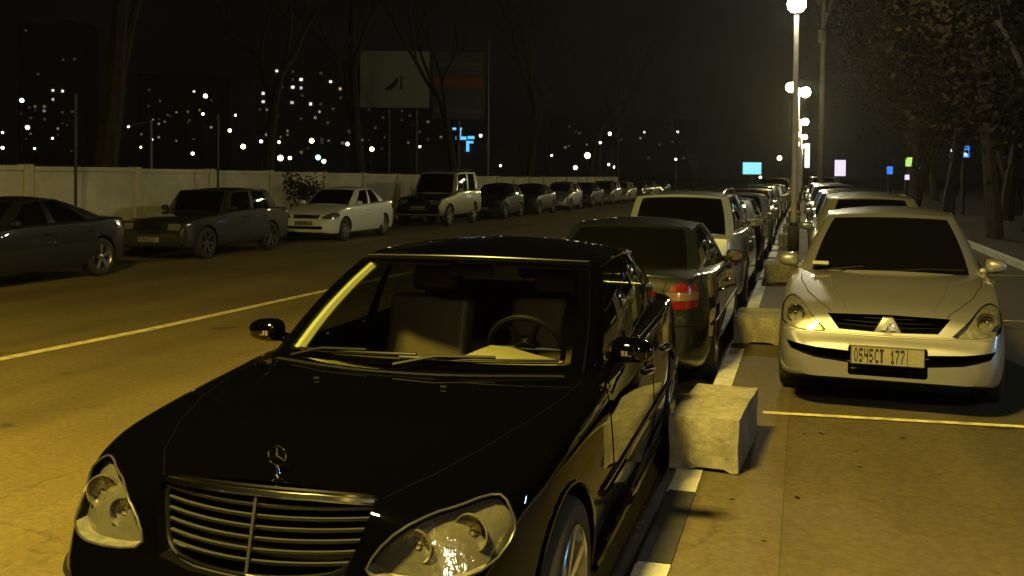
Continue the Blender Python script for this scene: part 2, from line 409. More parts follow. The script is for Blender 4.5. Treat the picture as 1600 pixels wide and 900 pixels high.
def bool_cut(o, cutters):
    for c in cutters:
        md = o.modifiers.new('cut', 'BOOLEAN'); md.operation = 'DIFFERENCE'; md.solver = 'EXACT'; md.object = c
    dg = bpy.context.evaluated_depsgraph_get(); dg.update()
    me = bpy.data.meshes.new_from_object(o.evaluated_get(dg), preserve_all_data_layers=True, depsgraph=dg)
    o.modifiers.clear(); old = o.data; o.data = me; me.name = o.name; bpy.data.meshes.remove(old)
    for c in cutters:
        cm = c.data; bpy.data.objects.remove(c); bpy.data.meshes.remove(cm)
    me.shade_smooth()
    try: me.set_sharp_from_angle(angle=R(38))
    except Exception: pass
def prism_cutter(outline, axis, lo, hi, m):
    bm = bmesh.new()
    def V(a, b, t): return {'front': (a, t, b), 'side': (t, a, b), 'top': (a, b, t)}[axis]
    v0 = [bm.verts.new(V(a, b, lo)) for a, b in outline]; v1 = [bm.verts.new(V(a, b, hi)) for a, b in outline]
    n = len(v0)
    for k in range(n): bm.faces.new((v0[k], v0[(k + 1) % n], v1[(k + 1) % n], v1[k]))
    bm.faces.new(v0); bm.faces.new(v1[::-1]); bmesh.ops.recalc_face_normals(bm, faces=bm.faces)
    return link_mesh('cutter', bm, m, smooth=False)

def cast(S, mode, a, b):
    o, d = {'front': (Vector((a, -2, b)), Vector((0, 1, 0))), 'rear': (Vector((a, S['L'] + 2, b)), Vector((0, -1, 0))),
            'right': (Vector((3, a, b)), Vector((-1, 0, 0))), 'left': (Vector((-3, a, b)), Vector((1, 0, 0))),
            'top': (Vector((a, b, 3)), Vector((0, 0, -1)))}[mode]
    h = S['bvh'].ray_cast(o, d)
    if h[0] is None:
        q = {'front': Vector((a, .2, b)), 'rear': Vector((a, S['L'] - .2, b)), 'right': Vector((.8, a, b)), 'left': Vector((-.8, a, b)), 'top': Vector((a, b, 1))}[mode]
        h = S['bvh'].find_nearest(q); return h[0], h[1]
    n = h[1]
    if n.dot(d) > 0: n = -n
    return h[0], n
def decal(S, name, outline, mode, m, parent, off=.004, thick=.006, step=.05, push=0., smooth=True):
    bm = bmesh.new()
    f = bm.faces.new([bm.verts.new((a, b, 0)) for a, b in outline])
    for ax in (0, 1):
        lo = min(p[ax] for p in outline); hi = max(p[ax] for p in outline); k = int((hi - lo) / step)
        for i in range(1, k + 1):
            co = [0, 0, 0]; no = [0, 0, 0]; co[ax] = lo + (hi - lo) * i / (k + 1); no[ax] = 1
            bmesh.ops.bisect_plane(bm, geom=bm.verts[:] + bm.edges[:] + bm.faces[:], plane_co=co, plane_no=no)
    bmesh.ops.triangulate(bm, faces=[f for f in bm.faces if len(f.verts) > 4])
    if thick:
        r = bmesh.ops.extrude_face_region(bm, geom=bm.faces[:])
        nv = [v for v in r['geom'] if isinstance(v, bmesh.types.BMVert)]
        top = set(nv)
    else: top = set(bm.verts)
    for v in bm.verts:
        p, n = cast(S, mode, v.co.x, v.co.y)
        v.co = p + n * (off if v in top else off - thick)
        if push:
            v.co += {'front': Vector((0, push, 0)), 'rear': Vector((0, -push, 0)), 'right': Vector((-push, 0, 0)), 'left': Vector((push, 0, 0)), 'top': Vector((0, 0, -push))}[mode]
    bmesh.ops.recalc_face_normals(bm, faces=bm.faces)
    return link_mesh(name, bm, m, parent, smooth=smooth, sharp=50)
def strip_pts(pts, wd):
    """ribbon outline round an open polyline"""
    L_, R_ = [], []
    for i, p in enumerate(pts):
        a = pts[max(i - 1, 0)]; b = pts[min(i + 1, len(pts) - 1)]
        dx, dy = b[0] - a[0], b[1] - a[1]; l = math.hypot(dx, dy) or 1
        nx, ny = -dy / l * wd / 2, dx / l * wd / 2
        L_.append((p[0] + nx, p[1] + ny)); R_.append((p[0] - nx, p[1] - ny))
    return L_ + R_[::-1]
def on_tube(S, mode, pts, rad, off=0., flat=1.0, closed=False, dense=.03, seg=8):
    q = []
    P_ = pts + ([pts[0]] if closed else [])
    for a, b in zip(P_, P_[1:]):
        k = max(1, int(math.hypot(b[0] - a[0], b[1] - a[1]) / dense))
        for i in range(k): q.append((lerp(a[0], b[0], i / k), lerp(a[1], b[1], i / k)))
    q.append(P_[-1])
    out = []
    for a, b in q:
        p, n = cast(S, mode, a, b); out.append(p + n * off)
    return out

def wheel_parts(rad, wid, style, rimmat):
    """meshes for tyre and rim; outer face towards +x"""
    rr = rad * .70
    bm = bmesh.new()
    lathe(bm, [(rr, -wid / 2), (rad * .93, -wid / 2), (rad * .985, -wid * .42), (rad, -wid * .3), (rad, wid * .3), (rad * .985, wid * .42), (rad * .93, wid / 2), (rad * .8, wid * .53), (rr, wid * .47), (rr * .96, wid * .3)], 36)
    tm = bpy.data.meshes.new('wheel'); bmesh.ops.recalc_face_normals(bm, faces=bm.faces); bm.to_mesh(tm); bm.free(); tm.materials.append(M['tyre']); tm.shade_smooth()
    bm = bmesh.new()
    lathe(bm, [(rr * 1.0, wid * .50), (rr * .97, wid * .52), (rr * .92, wid * .44), (rr * .9, wid * .1), (rr * .9, -wid * .4)], 36)
    lathe(bm, [(rr * .9, -wid * .05), (0, -wid * .05)], 24, mi=1)
    lathe(bm, [(rr * .24, wid * .1), (rr * .24, wid * .40), (rr * .17, wid * .44), (0, wid * .45)], 20)
    for k in range(style):
        a = 2 * math.pi * k / style
        vs = box(bm, (wid * .33, 0, rr * .55), (wid * .16, rr * (.17 if style > 6 else .25), rr * .8))
        for v in vs:
            if v.co.z > rr * .55: v.co.x += wid * .08; v.co.y *= 1.25
        bmesh.ops.rotate(bm, verts=vs, cent=(0, 0, 0), matrix=Matrix.Rotation(a, 3, 'X'))
    bmesh.ops.recalc_face_normals(bm, faces=bm.faces)
    rm = bpy.data.meshes.new('rim'); bm.to_mesh(rm); bm.free(); rm.materials.append(rimmat); rm.materials.append(M['void']); rm.shade_smooth(); rm.set_sharp_from_angle(angle=R(35))
    return tm, rm
def add_wheels(S, root, style=5, rimmat=None):
    tm, rm = wheel_parts(S['wr'], S.get('ww', .2), style, rimmat or M['rim'])
    for y in S['axles']:
        for sg in (1, -1):
            o = bpy.data.objects.new('wheel', tm); col.objects.link(o); o.parent = root
            o.location = (sg * (S['track'] - S.get('ww', .2) / 2), y, S['wr']); o.rotation_euler = (rng.uniform(-.5, .5), 0, 0 if sg > 0 else math.pi)
            r = bpy.data.objects.new('rim', rm); col.objects.link(r); r.parent = o

def rect(x0, x1, z0, z1, r=.0, n=2):
    p = [(x0, z0), (x1, z0), (x1, z1), (x0, z1)]
    if not r: return p
    q = []
    for i in range(4):
        a, b, c = Vector(p[i - 1]), Vector(p[i]), Vector(p[(i + 1) % 4])
        for t in range(n + 1):
            t /= n; s = b + (a - b).normalized() * r; e = b + (c - b).normalized() * r
            u = s * (1 - t) ** 2 + b * 2 * t * (1 - t) + e * t * t; q.append((u.x, u.y))
    return q

def car_base(name, S, paint_m, loc, rz, res=1.0, cutters=(), glass_m=None, wind_m=None, rear_wind=None):
    root = empty(name, loc, rz)
    hb = hull_bm(S, res)
    sh, gl, wins, side = greenhouse(S, res)
    S['side'] = side
    allb = hb.copy(); tmp = bpy.data.meshes.new('t'); sh.to_mesh(tmp); allb.from_mesh(tmp); bpy.data.meshes.remove(tmp)
    S['bvh'] = BVHTree.FromBMesh(allb); allb.free()
    body = link_mesh('body', hb, paint_m, root, mats=[paint_m, M['void']])
    cs = []
    for y in S['axles']:
        for sg in (1, -1):
            bm = bmesh.new(); rr = S['wr'] * S.get('archk', 1.13)
            x0, x1 = S['track'] - .27, 1.3
            lathe(bm, [(0, x0), (rr, x0), (rr, x1), (0, x1)], 40, Matrix.Translation((0, y, S['wr'] + .012)))
            if sg < 0:
                for v in bm.verts: v.co.x *= -1
            bmesh.ops.recalc_face_normals(bm, faces=bm.faces)
            cs.append(link_mesh('cutter', bm, M['void'], smooth=False))
    cs += [c() for c in cutters]
    body.parent = None; bpy.context.view_layer.update()
    bool_cut(body, cs); body.parent = root
    # the greenhouse joins the body mesh
    link = bmesh.new(); link.from_mesh(body.data)
    t = bpy.data.meshes.new('t'); sh.to_mesh(t); link.from_mesh(t); bpy.data.meshes.remove(t); sh.free()
    link.to_mesh(body.data); link.free(); body.data.shade_smooth(); body.data.set_sharp_from_angle(angle=R(38))
    g = glass_m or M['dglass']
    link_mesh('windscreen', gl['windscreen'], wind_m or g, root); link_mesh('rear_window', gl['rear'], rear_wind or g, root)
    for k in sorted(wins): link_mesh('window', wins[k], g, root)
    return root, body

def door_set(S, root, paint_m, splits, z0, handle_m, hz=None):
    """splits: list of y pairs. shallow door skins whose shut lines show, each with a handle"""
    for mode in ('right', 'left'):
        for (y0, y1) in splits:
            zt = S['belt'] - .005
            d = decal(S, 'door', rect(y0, y1, z0, zt - .02, .05), mode, paint_m, root, off=.0035, thick=.005, step=.07)
            h = hz or zt - .12
            bm = bmesh.new(); pts = []
            for i in range(7):
                y = y1 - .26 + .20 * i / 6; p, n = cast(S, mode, y, h); pts.append(p + n * (.006 + .028 * math.sin(math.pi * i / 6) ** .5))
            tube(bm, pts, .014, 8, flat=.8); link_mesh('handle', bm, handle_m, d)

def mirror_pair(S, root, m, y, z, xr, size=(.10, .07, .065), face=M['chrome'], lamp=None):
    for sg in (1, -1):
        bm = bmesh.new(); bmesh.ops.create_uvsphere(bm, u_segments=20, v_segments=12, radius=1)
        for v in bm.verts:
            yy = v.co.y
            sp = lambda q: math.copysign(abs(q) ** .72, q); v.co = Vector((sp(v.co.x) * size[0], (yy if yy < 0 else yy * .35) * size[1], sp(v.co.z) * size[2] * (1 - .18 * v.co.x * sg)))
        bmesh.ops.transform(bm, matrix=Matrix.Translation((sg * (xr + size[0] * .9), y, z)), verts=bm.verts)
        st = bm.verts[:]
        tube(bm, [(sg * (xr - .03), y + .03, z - size[2] * .8), (sg * (xr + .03), y + .01, z - size[2] * .55), (sg * (xr + size[0] * .6), y, z - size[2] * .35)], [.03, .026, .03], 8)
        o = link_mesh('wing_mirror', bm, m, root)
        bm = bmesh.new(); bmesh.ops.create_circle(bm, cap_ends=True, segments=20, radius=1)
        for v in bm.verts: v.co = Vector((sg * (xr + size[0] * .9) + v.co.x * size[0] * .85, y + size[1] * .36, z + v.co.y * size[2] * .8))
        link_mesh('mirror_glass', bm, face, o)
        if lamp:
            bm = bmesh.new()
            for k in range(7):
                box(bm, (sg * (xr + size[0] * (.55 + k * .17)), y - size[1] * (.93 - .02 * k * k * .35), z - .005), (.012, .012, .024))
            link_mesh('mirror_lamp', bm, lamp, o)

FONT = {'O': ['0110','1001','1001','1001','0110'], '5': ['1111','1000','1110','0001','1110'], '4': ['1001','1001','1111','0001','0001'], 'C': ['0111','1000','1000','1000','0111'],
        '0': ['0110','1001','1001','1001','0110'], '7': ['1111','0001','0010','0100','0100'], 'K': ['1001','1010','1100','1010','1001'], 'T': ['1111','0110','0110','0110','0110'],
        '9': ['0110','1001','0111','0001','0110'], '8': ['0110','1001','0110','1001','0110'], '1': ['0010','0110','0010','0010','0111'], 'M': ['1001','1111','1111','1001','1001'], ' ': ['0000']*5}
def number_plate(root, x, y, z, text='', rz=0, w_=.52, h_=.112, tilt=0, dirn=-1):
    """flat plate facing local -y (dirn -1) or +y"""
    bm = bmesh.new(); box(bm, (x, y, z), (w_, .012, h_)); bevel(bm, .003, 1)
    o = link_mesh('number_plate', bm, M['plate'], root, smooth=False)
    bm = bmesh.new(); yy = y + dirn * .0075
    for zz in (z - h_ / 2 + .004, z + h_ / 2 - .004): box(bm, (x, yy, zz), (w_ - .006, .002, .004))
    for xx in (x - w_ / 2 + .004, x + w_ / 2 - .004, x + w_ * .27): box(bm, (xx, yy, z), (.004, .002, h_ - .014))
    if text:
        cw = w_ * .7 / len(text)
        for i, ch in enumerate(text):
            for r_, row in enumerate(FONT[ch]):
                for c_, b in enumerate(row):
                    if b == '1': box(bm, (x + (-w_ * .46 + cw * (i + .18) + c_ * cw * .19) * (1 if dirn < 0 else -1), yy, z + h_ * (.30 - r_ * .15)), (cw * .19, .002, h_ * .15))
    link_mesh('plate_characters', bm, M['ink'], o, smooth=False)
    return o

def sheet(name, pts, z, m, kind='structure'):
    bm = bmesh.new(); bm.faces.new([bm.verts.new((x, y, z)) for x, y in pts]); bmesh.ops.recalc_face_normals(bm, faces=bm.faces)
    for f in bm.faces:
        if f.normal.z < 0: f.normal_flip()
    o = link_mesh(name, bm, m, smooth=False); tag(o, kind=kind); return o
# ---- the black luxury saloon in the foreground
def black_limousine():
    S = dict(L=5.04, axles=(.86, 3.83), wr=.335, ww=.235, track=.915, belt=.955, archk=1.11,
        w=[(0, .44), (.03, .53), (.10, .655), (.2, .74), (.35, .815), (.5, .862), (.7, .90), (1.0, .918), (1.5, .927), (3.3, .922), (4.4, .87), (4.75, .80), (4.95, .70), (5.04, .60)],
        zc=[(0, .48), (.04, .535), (.12, .562), (.165, .60), (.19, .68), (.22, .775), (.25, .808), (.33, .832), (.6, .878), (1.0, .94), (1.45, .985), (1.8, 1.0), (4.0, 1.03), (4.6, 1.03), (4.9, 1.0), (4.98, .92), (5.04, .62)],
        zs=[(0, .42), (.12, .53), (.2, .57), (.3, .66), (.4, .75), (.5, .795), (.7, .835), (1.0, .87), (1.5, .915), (1.8, .94), (3, .965), (4.1, .985), (4.5, .975), (4.85, .93), (4.98, .80), (5.04, .58)],
        zb=[(0, .24), (.3, .20), (.7, .18), (4.6, .2), (4.9, .24), (5.04, .30)],
        G=dict(wb=(1.45, 1.72, .765, .995, .965), wt=(2.36, 2.50, .625, 1.415, 1.395), rb=(4.50, 4.30, .71, 1.02, .985), rt=(3.85, 3.72, .61, 1.40, 1.375),
            pillar=(.13, .08), cpillar=(.10, .05), xo=(.055, .045), bulge=.035, arc=.035, crown=.03, curve=.02, win=[(0, .44), (.48, .84)]))
    LX = [(.398, .60), (.425, .665), (.495, .735), (.575, .768), (.64, .78), (.715, .802), (.77, .80), (.81, .75), (.818, .69), (.775, .625), (.67, .595), (.52, .585)]
    HL = smooth_closed(LX, 1)
    GR = [(-.33, .585), (-.20, .562), (0, .555), (.20, .562), (.33, .585), (.372, .70), (.395, .785), (.375, .803), (.2, .818), (0, .822), (-.2, .818), (-.375, .803), (-.395, .785), (-.372, .70)]
    cab = [(-.73, 1.98), (-.66, 1.76), (-.4, 1.60), (0, 1.54), (.4, 1.60), (.66, 1.76), (.73, 1.98), (.74, 4.02), (-.74, 4.02)]
    def hl_cut(o): return lambda: prism_cutter(o, 'front', .0, .60, M['void'])
    def grille_cut(): return prism_cutter(GR, 'front', -.1, .40, M['void'])
    def cab_cut():
        bm = bmesh.new(); v0 = [bm.verts.new((x, y, .34)) for x, y in cab]; v1 = [bm.verts.new((x, y, 1.4)) for x, y in cab]; n = len(v0)
        for k in range(n): bm.faces.new((v0[k], v0[(k + 1) % n], v1[(k + 1) % n], v1[k]))
        bm.faces.new(v0); bm.faces.new(v1[::-1]); bmesh.ops.recalc_face_normals(bm, faces=bm.faces)
        return link_mesh('cutter', bm, M['void'], smooth=False)
    def intake_cut(): return prism_cutter(rect(-.60, .60, .27, .375, .04), 'front', -.2, .22, M['void'])
    root, body = car_base('luxury_saloon', S, M['black'], (-1.692, 2.655, 0), R(.3), 1.35, (hl_cut(HL), hl_cut(mirror(HL)), grille_cut, intake_cut, cab_cut), M['sglass'], M['wglass'], M['sglass'])
    S['body'] = body
    # head lamps: housing, bowls, rim, clear cover
    for sg in (1, -1):
        o2 = HL if sg > 0 else mirror(HL)
        lens = decal(S, 'headlight', o2, 'front', M['lens'], root, off=.003, thick=0, step=.04)
        hs = decal(S, 'lamp_housing', o2, 'front', M['reflector'], lens, off=-.002, thick=0, step=.03, push=.06)
        bm = bmesh.new(); ring = on_tube(S, 'front', o2, .004, .001, closed=True, dense=.02)
        for a, b in zip(ring, ring[1:]):
            q = [bm.verts.new(p) for p in (a, b, b + Vector((0, .07, 0)), a + Vector((0, .07, 0)))]; bm.faces.new(q)
        link_mesh('lamp_wall', bm, M['housing'], lens)
        bm = bmesh.new(); tube(bm, ring, .0045, 6, caps=False); link_mesh('lamp_trim', bm, M['dchrome'], lens)
        for (x, z, r) in ((.54, .675, .052), (.69, .705, .060)):
            p, n = cast(S, 'front', sg * x, z)
            mt = Matrix.Translation(p + Vector((0, .05, 0))) @ Matrix.Rotation(math.pi / 2, 4, 'Z') @ Matrix.Rotation(R(-12) * sg, 4, 'Z')
            bm = bmesh.new(); lathe(bm, [(r * 1.05, .004), (r * 1.05, -.002), (r * .98, -.004), (r * .88, .02), (r * .6, .04), (r * .2, .05)], 28, mt)
            bmesh.ops.recalc_face_normals(bm, faces=bm.faces); bw = link_mesh('reflector_bowl', bm, M['reflector'], lens)
            bm = bmesh.new(); lathe(bm, [(0, .0), (r * .18, .004), (r * .3, .02), (r * .3, .06)], 16, mt); bmesh.ops.recalc_face_normals(bm, faces=bm.faces)
            link_mesh('bulb', bm, M['chrome'], bw)
    # grille: chrome shell, six slats, centre bar
    g = empty('grille'); g.parent = root
    def gy(x, z): return lerp(.150, .222, (z - .56) / .27) + .085 * (x / .39) ** 2
    def gframe(pts, rad, **k):
        q = []
        for a_, b_ in zip(pts, pts[1:]):
            n_ = max(1, int(math.hypot(b_[0] - a_[0], b_[1] - a_[1]) / .03)); q += [(lerp(a_[0], b_[0], i / n_), lerp(a_[1], b_[1], i / n_)) for i in range(n_)]
        q.append(pts[-1]); bm = bmesh.new(); tube(bm, [(x, gy(x, z), z) for x, z in q], rad, 8, **k); return bm
    GO = smooth_closed(GR, 2)
    link_mesh('grille_surround', gframe(GO + [GO[0]], .012, caps=False), M['chrome'], g)
    link_mesh('grille_top_bar', gframe([(-.38, .792), (-.2, .806), (0, .810), (.2, .806), (.38, .792)], .020, flat=.7), M['chrome'], g)
    bm = gframe([(-.33, .572), (-.2, .556), (0, .549), (.2, .556), (.33, .572)], .014); link_mesh('grille_bottom_bar', bm, M['dchrome'], g)
    for k in range(6):
        z = .597 + k * .0335; hw = lerp(.338, .383, (z - .585) / .22)
        pts = [Vector((x, gy(x, z) + .018, z + .010 * (x / .39) ** 2 * (1 - k / 6))) for x in [hw * (i / 10 - 1) for i in range(21)]]
        bm = bmesh.new(); tube(bm, pts, .0175, 8, flat=.45, upv=(0, .5, .85)); link_mesh('grille_slat', bm, M['dchrome'], g)
    bm = bmesh.new(); tube(bm, [(0, gy(0, z_) - .004, z_) for z_ in (.56, .65, .74, .82)], .006, 6); link_mesh('grille_centre_bar', bm, M['dchrome'], g)
    # upright star badge on the bonnet
    bz = cast(S, 'top', 0, .345)[0].z
    bm = bmesh.new()
    ring = [Vector((.033 * math.sin(2 * math.pi * k / 28), .345, bz + .058 + .033 * math.cos(2 * math.pi * k / 28))) for k in range(29)]
    tube(bm, ring, .0035, 6, caps=False)
    for k in range(3):
        a = 2 * math.pi * k / 3; tube(bm, [(0, .345, bz + .058), (.033 * math.sin(a), .345, bz + .058 + .033 * math.cos(a))], [.0055, .0018], 6)
    tube(bm, [(0, .345, bz + .022), (0, .345, bz - .002)], [.006, .014], 10)
    link_mesh('bonnet_badge', bm, M['chrome'], root)
    # bonnet shut lines and creases
    for sg in (1, -1):
        bm = bmesh.new(); tube(bm, on_tube(S, 'top', [(sg * .41, .30), (sg * .52, .46), (sg * .62, .70), (sg * .71, 1.0), (sg * .765, 1.3), (sg * .79, 1.6)], 0, .0008), .0028, 6); link_mesh('bonnet_gap', bm, M['void'], root)
        bm = bmesh.new(); tube(bm, on_tube(S, 'top', [(sg * .335, .31), (sg * .43, .55), (sg * .53, .95), (sg * .60, 1.42)], 0, -.0088), .010, 8); link_mesh('bonnet_crease', bm, M['black'], root)
        bm = bmesh.new(); tube(bm, on_tube(S, 'front', [(sg * .80, .50), (sg * .7, .50), (sg * .4, .505)], 0, .002), .008, 6, flat=.6); link_mesh('bumper_strip', bm, M['blackp'], root)
    number_plate(root, 0, -.012, .43, 'K907KM')
    door_set(S, root, M['black'], [(1.62, 2.86), (2.90, 3.62)], .30, M['chrome'], .80)
    for mode in ('right', 'left'):
        bm = bmesh.new(); tube(bm, on_tube(S, mode, [(1.35, .545), (4.4, .56)], 0, .004, dense=.12), .017, 8, flat=1); o = link_mesh('side_moulding', bm, M['black'], root)
        bm = bmesh.new(); tube(bm, on_tube(S, mode, [(1.35, .562), (4.4, .577)], 0, .012, dense=.12), .004, 6); link_mesh('chrome_strip', bm, M['chrome'], o)
        bm = bmesh.new(); tube(bm, on_tube(S, mode, [(1.30, .26), (3.42, .26)], 0, .004, dense=.15), .022, 8); link_mesh('sill_cover', bm, M['black'], root)
        # lip of the wheel arches
        for y in S['axles']:
            bm = bmesh.new(); pts = []
            for i in range(17):
                a = R(-8 + 196 * i / 16); rr = S['wr'] * 1.125
                p, n = cast(S, mode, y + rr * math.cos(a), S['wr'] + .012 + rr * math.sin(a)); pts.append(p + n * .001)
            tube(bm, pts, .009, 6); link_mesh('arch_lip', bm, M['black'], root)
    # window surrounds
    P, U, nU, vs = (S['side'][k] for k in ('P', 'U', 'nU', 'vs'))
    for sg in (1, -1):
        ii = [i for i in range(nU + 1) if U[i][0] == 's']
        bm = bmesh.new(); tube(bm, [(sg * (P(i, .0).x + .004), P(i, 0).y, P(i, 0).z + .008) for i in ii], .007, 6); link_mesh('belt_trim', bm, M['chrome'], root)
        bm = bmesh.new(); tube(bm, [(sg * (P(i, .96).x + .004), P(i, .96).y, P(i, .96).z) for i in ii if U[i][1] < .87], .006, 6); link_mesh('gutter_trim', bm, M['chrome'], root)
        bm = bmesh.new(); wi = [i for i in range(nU + 1) if U[i][0] == 'w'][-1]
        tube(bm, [(sg * P(wi, v).x, P(wi, v).y - .002, P(wi, v).z + .002) for v in [k / 12 for k in range(13)]], .006, 6); link_mesh('screen_trim', bm, M['chrome'], root)
        # cabin side of the front pillar, lit cloth trim
        bm = bmesh.new()
        tube(bm, [(sg * (P(wi, v).x - (.055 if sg < 0 else .03)), P(wi, v).y + .04, P(wi, v).z - .015) for v in [.03 + k / 12 * .9 for k in range(13)]], [(.046 if sg < 0 else .022) - .001 * k for k in range(13)], 8, flat=.8); link_mesh('pillar_trim', bm, M['trim'], root)
    ii = [i for i in range(nU + 1) if U[i][0] == 'w']
    bm = bmesh.new(); pts = [P(i, .985) for i in ii]; pts = [Vector((-p.x, p.y, p.z)) for p in pts[:0:-1]] + pts
    tube(bm, [p + Vector((0, -.003, .003)) for p in pts], .0055, 6); link_mesh('screen_header_trim', bm, M['dchrome'], root)
    # cowl grille, wipers
    bm = bmesh.new(); tube(bm, on_tube(S, 'top', [(x_ / 10, 1.385 + .22 * (x_ / 7) ** 2) for x_ in range(-7, 8)], 0, -.012, dense=.05), .03, 8, flat=.5); link_mesh('cowl_vent', bm, M['blackp'], root)
    def wiper(x0, x1, vt):
        bm = bmesh.new(); a = []
        for k in range(9):
            t = k / 8; x = lerp(x0, x1, t); s = abs(x) / .765; v = lerp(.035, vt, t)
            i = min(len(ii) - 1, int(round(s * (len(ii) - 1)))); q = P(ii[i], v); y = lerp(1.45, 1.72, s ** 2.2) + (2.36 - 1.45) * v; z = lerp(.995, .965, s * s) + .42 * v + .022
            a.append(Vector((x, y - .012, z)))
        tube(bm, a, .009, 6, flat=.7)
        tube(bm, [p + Vector((0, .002, -.012)) for p in a], .004, 4)
        tube(bm, [a[0] + Vector((-.0, -.08, -.02)), a[2] + Vector((0, -.02, .012)), a[5] + Vector((0, 0, .012))], .008, 6)
        link_mesh('wiper', bm, M['blackp'], root)
    wiper(-.60, .05, .06); wiper(-.02, .66, .05)
    for x in (-.30, .28):
        bm = bmesh.new(); box(bm, cast(S, 'top', x, 1.22)[0] + Vector((0, 0, .006)), (.028, .018, .010)); bevel(bm, .003); link_mesh('washer_jet', bm, M['blackp'], root)
    mirror_pair(S, root, M['black'], 1.95, 1.035, .86, (.100, .08, .060), M['chrome'], M['reflector'])
    add_wheels(S, root, 7)
    # cabin
    bm = bmesh.new(); sec = [(1.53, .965), (1.75, .955), (2.0, .93), (2.10, .86), (2.08, .6), (1.6, .5)]
    for sg in (-1,):
        L_ = [bm.verts.new((-.72, y + .12 * 1, z)) for y, z in sec]; C_ = [bm.verts.new((0, y, z)) for y, z in sec]; R_ = [bm.verts.new((.72, y + .12, z)) for y, z in sec]
        for A, B_ in ((L_, C_), (C_, R_)):
            for k in range(len(sec) - 1): bm.faces.new((A[k], A[k + 1], B_[k + 1], B_[k]))
    link_mesh('dashboard', bm, M['leather'], root)
    bm = bmesh.new()                                   # pale instrument hood left of the wheel
    for i in range(13):
        pass
    pts = [(.10, 1.62), (.17, 1.66), (.25, 1.68), (.34, 1.69), (.46, 1.70), (.60, 1.74)]
    hz = [.965, .99, 1.025, 1.02, .99, .955]
    rows = []
    for (x, y), h in zip(pts, hz): rows.append([bm.verts.new((x, y - .02, .945)), bm.verts.new((x, y + .07, h - .008)), bm.verts.new((x, y + .13, h)), bm.verts.new((x, y + .30, h - .01)), bm.verts.new((x, y + .32, .86))])
    for a, b in zip(rows, rows[1:]):
        for k in range(4): bm.faces.new((a[k], a[k + 1], b[k + 1], b[k]))
    bmesh.ops.recalc_face_normals(bm, faces=bm.faces); link_mesh('instrument_hood', bm, M['trimd'], root)
    sw = bmesh.new(); rot = Matrix.Translation((.37, 2.20, .97)) @ Matrix.Rotation(R(-62), 4, 'X')
    tube(sw, [rot @ Vector((.19 * math.cos(2 * math.pi * k / 32), .19 * math.sin(2 * math.pi * k / 32), 0)) for k in range(33)], .0145, 8, caps=False)
    for a in (0, math.pi, -math.pi / 2 - .5, -math.pi / 2 + .5): tube(sw, [rot @ Vector((0, 0, 0)), rot @ Vector((.185 * math.cos(a), .185 * math.sin(a), 0))], [.03, .014], 6, flat=.6)
    lathe(sw, [(0, .02), (.05, .02), (.07, .0), (.06, -.03)], 20, rot @ Matrix.Rotation(math.pi / 2, 4, 'Y'))
    o = link_mesh('steering_wheel', sw, M['blackp'], root)
    def seat(x, y, w_, nm='seat', mm=M['leather']):
        bm = bmesh.new(); box(bm, (x, y, .62), (w_, .50, .16)); v = box(bm, (x, y + .28, .89), (w_ * .92, .15, .52), Matrix.Rotation(R(-16), 4, 'X')); bevel(bm, .045, 3)
        s = link_mesh(nm, bm, mm, root)
        bm = bmesh.new(); box(bm, (x, y + .38, 1.235), (.27 if w_ < 1 else .2, .09, .15), Matrix.Rotation(R(-10), 4, 'X')); bevel(bm, .035, 3)
        tube(bm, [(x - .06, y + .37, 1.13), (x - .06, y + .39, 1.22)], .007, 6); tube(bm, [(x + .06, y + .37, 1.13), (x + .06, y + .39, 1.22)], .007, 6)
        link_mesh('headrest', bm, mm, s)
    seat(-.37, 2.50, .54); seat(.37, 2.50, .54); seat(0, 3.35, 1.30, 'rear_bench')
    bm = bmesh.new(); box(bm, (0, 2.42, 1.335), (.25, .03, .065)); bevel(bm, .012); tube(bm, [(0, 2.42, 1.35), (0, 2.42, 1.39)], .008, 6); link_mesh('rear_view_mirror', bm, M['blackp'], root)
    for x in (-.33, .33):
        bm = bmesh.new(); box(bm, (x, 2.55, 1.365), (.42, .17, .014), Matrix.Rotation(R(6), 4, 'X')); bevel(bm, .005); link_mesh('sun_visor', bm, M['leather'], root)
    bm = bmesh.new(); box(bm, (0, 2.98, .36), (1.46, 1.9, .02)); link_mesh('cabin_floor', bm, M['leather'], root)
    # rear lamps
    for mode, o2 in (('rear', [(.50, .70), (.80, .70), (.80, .90), (.56, .92)]),):
        for oo in (o2, mirror(o2)): decal(S, 'tail_light', oo, 'rear', M['tail'], root)
    tag(root, 'large black luxury saloon with chrome slatted grille parked nose on in the foreground', 'car')
    return root, S
merc, MS = black_limousine()
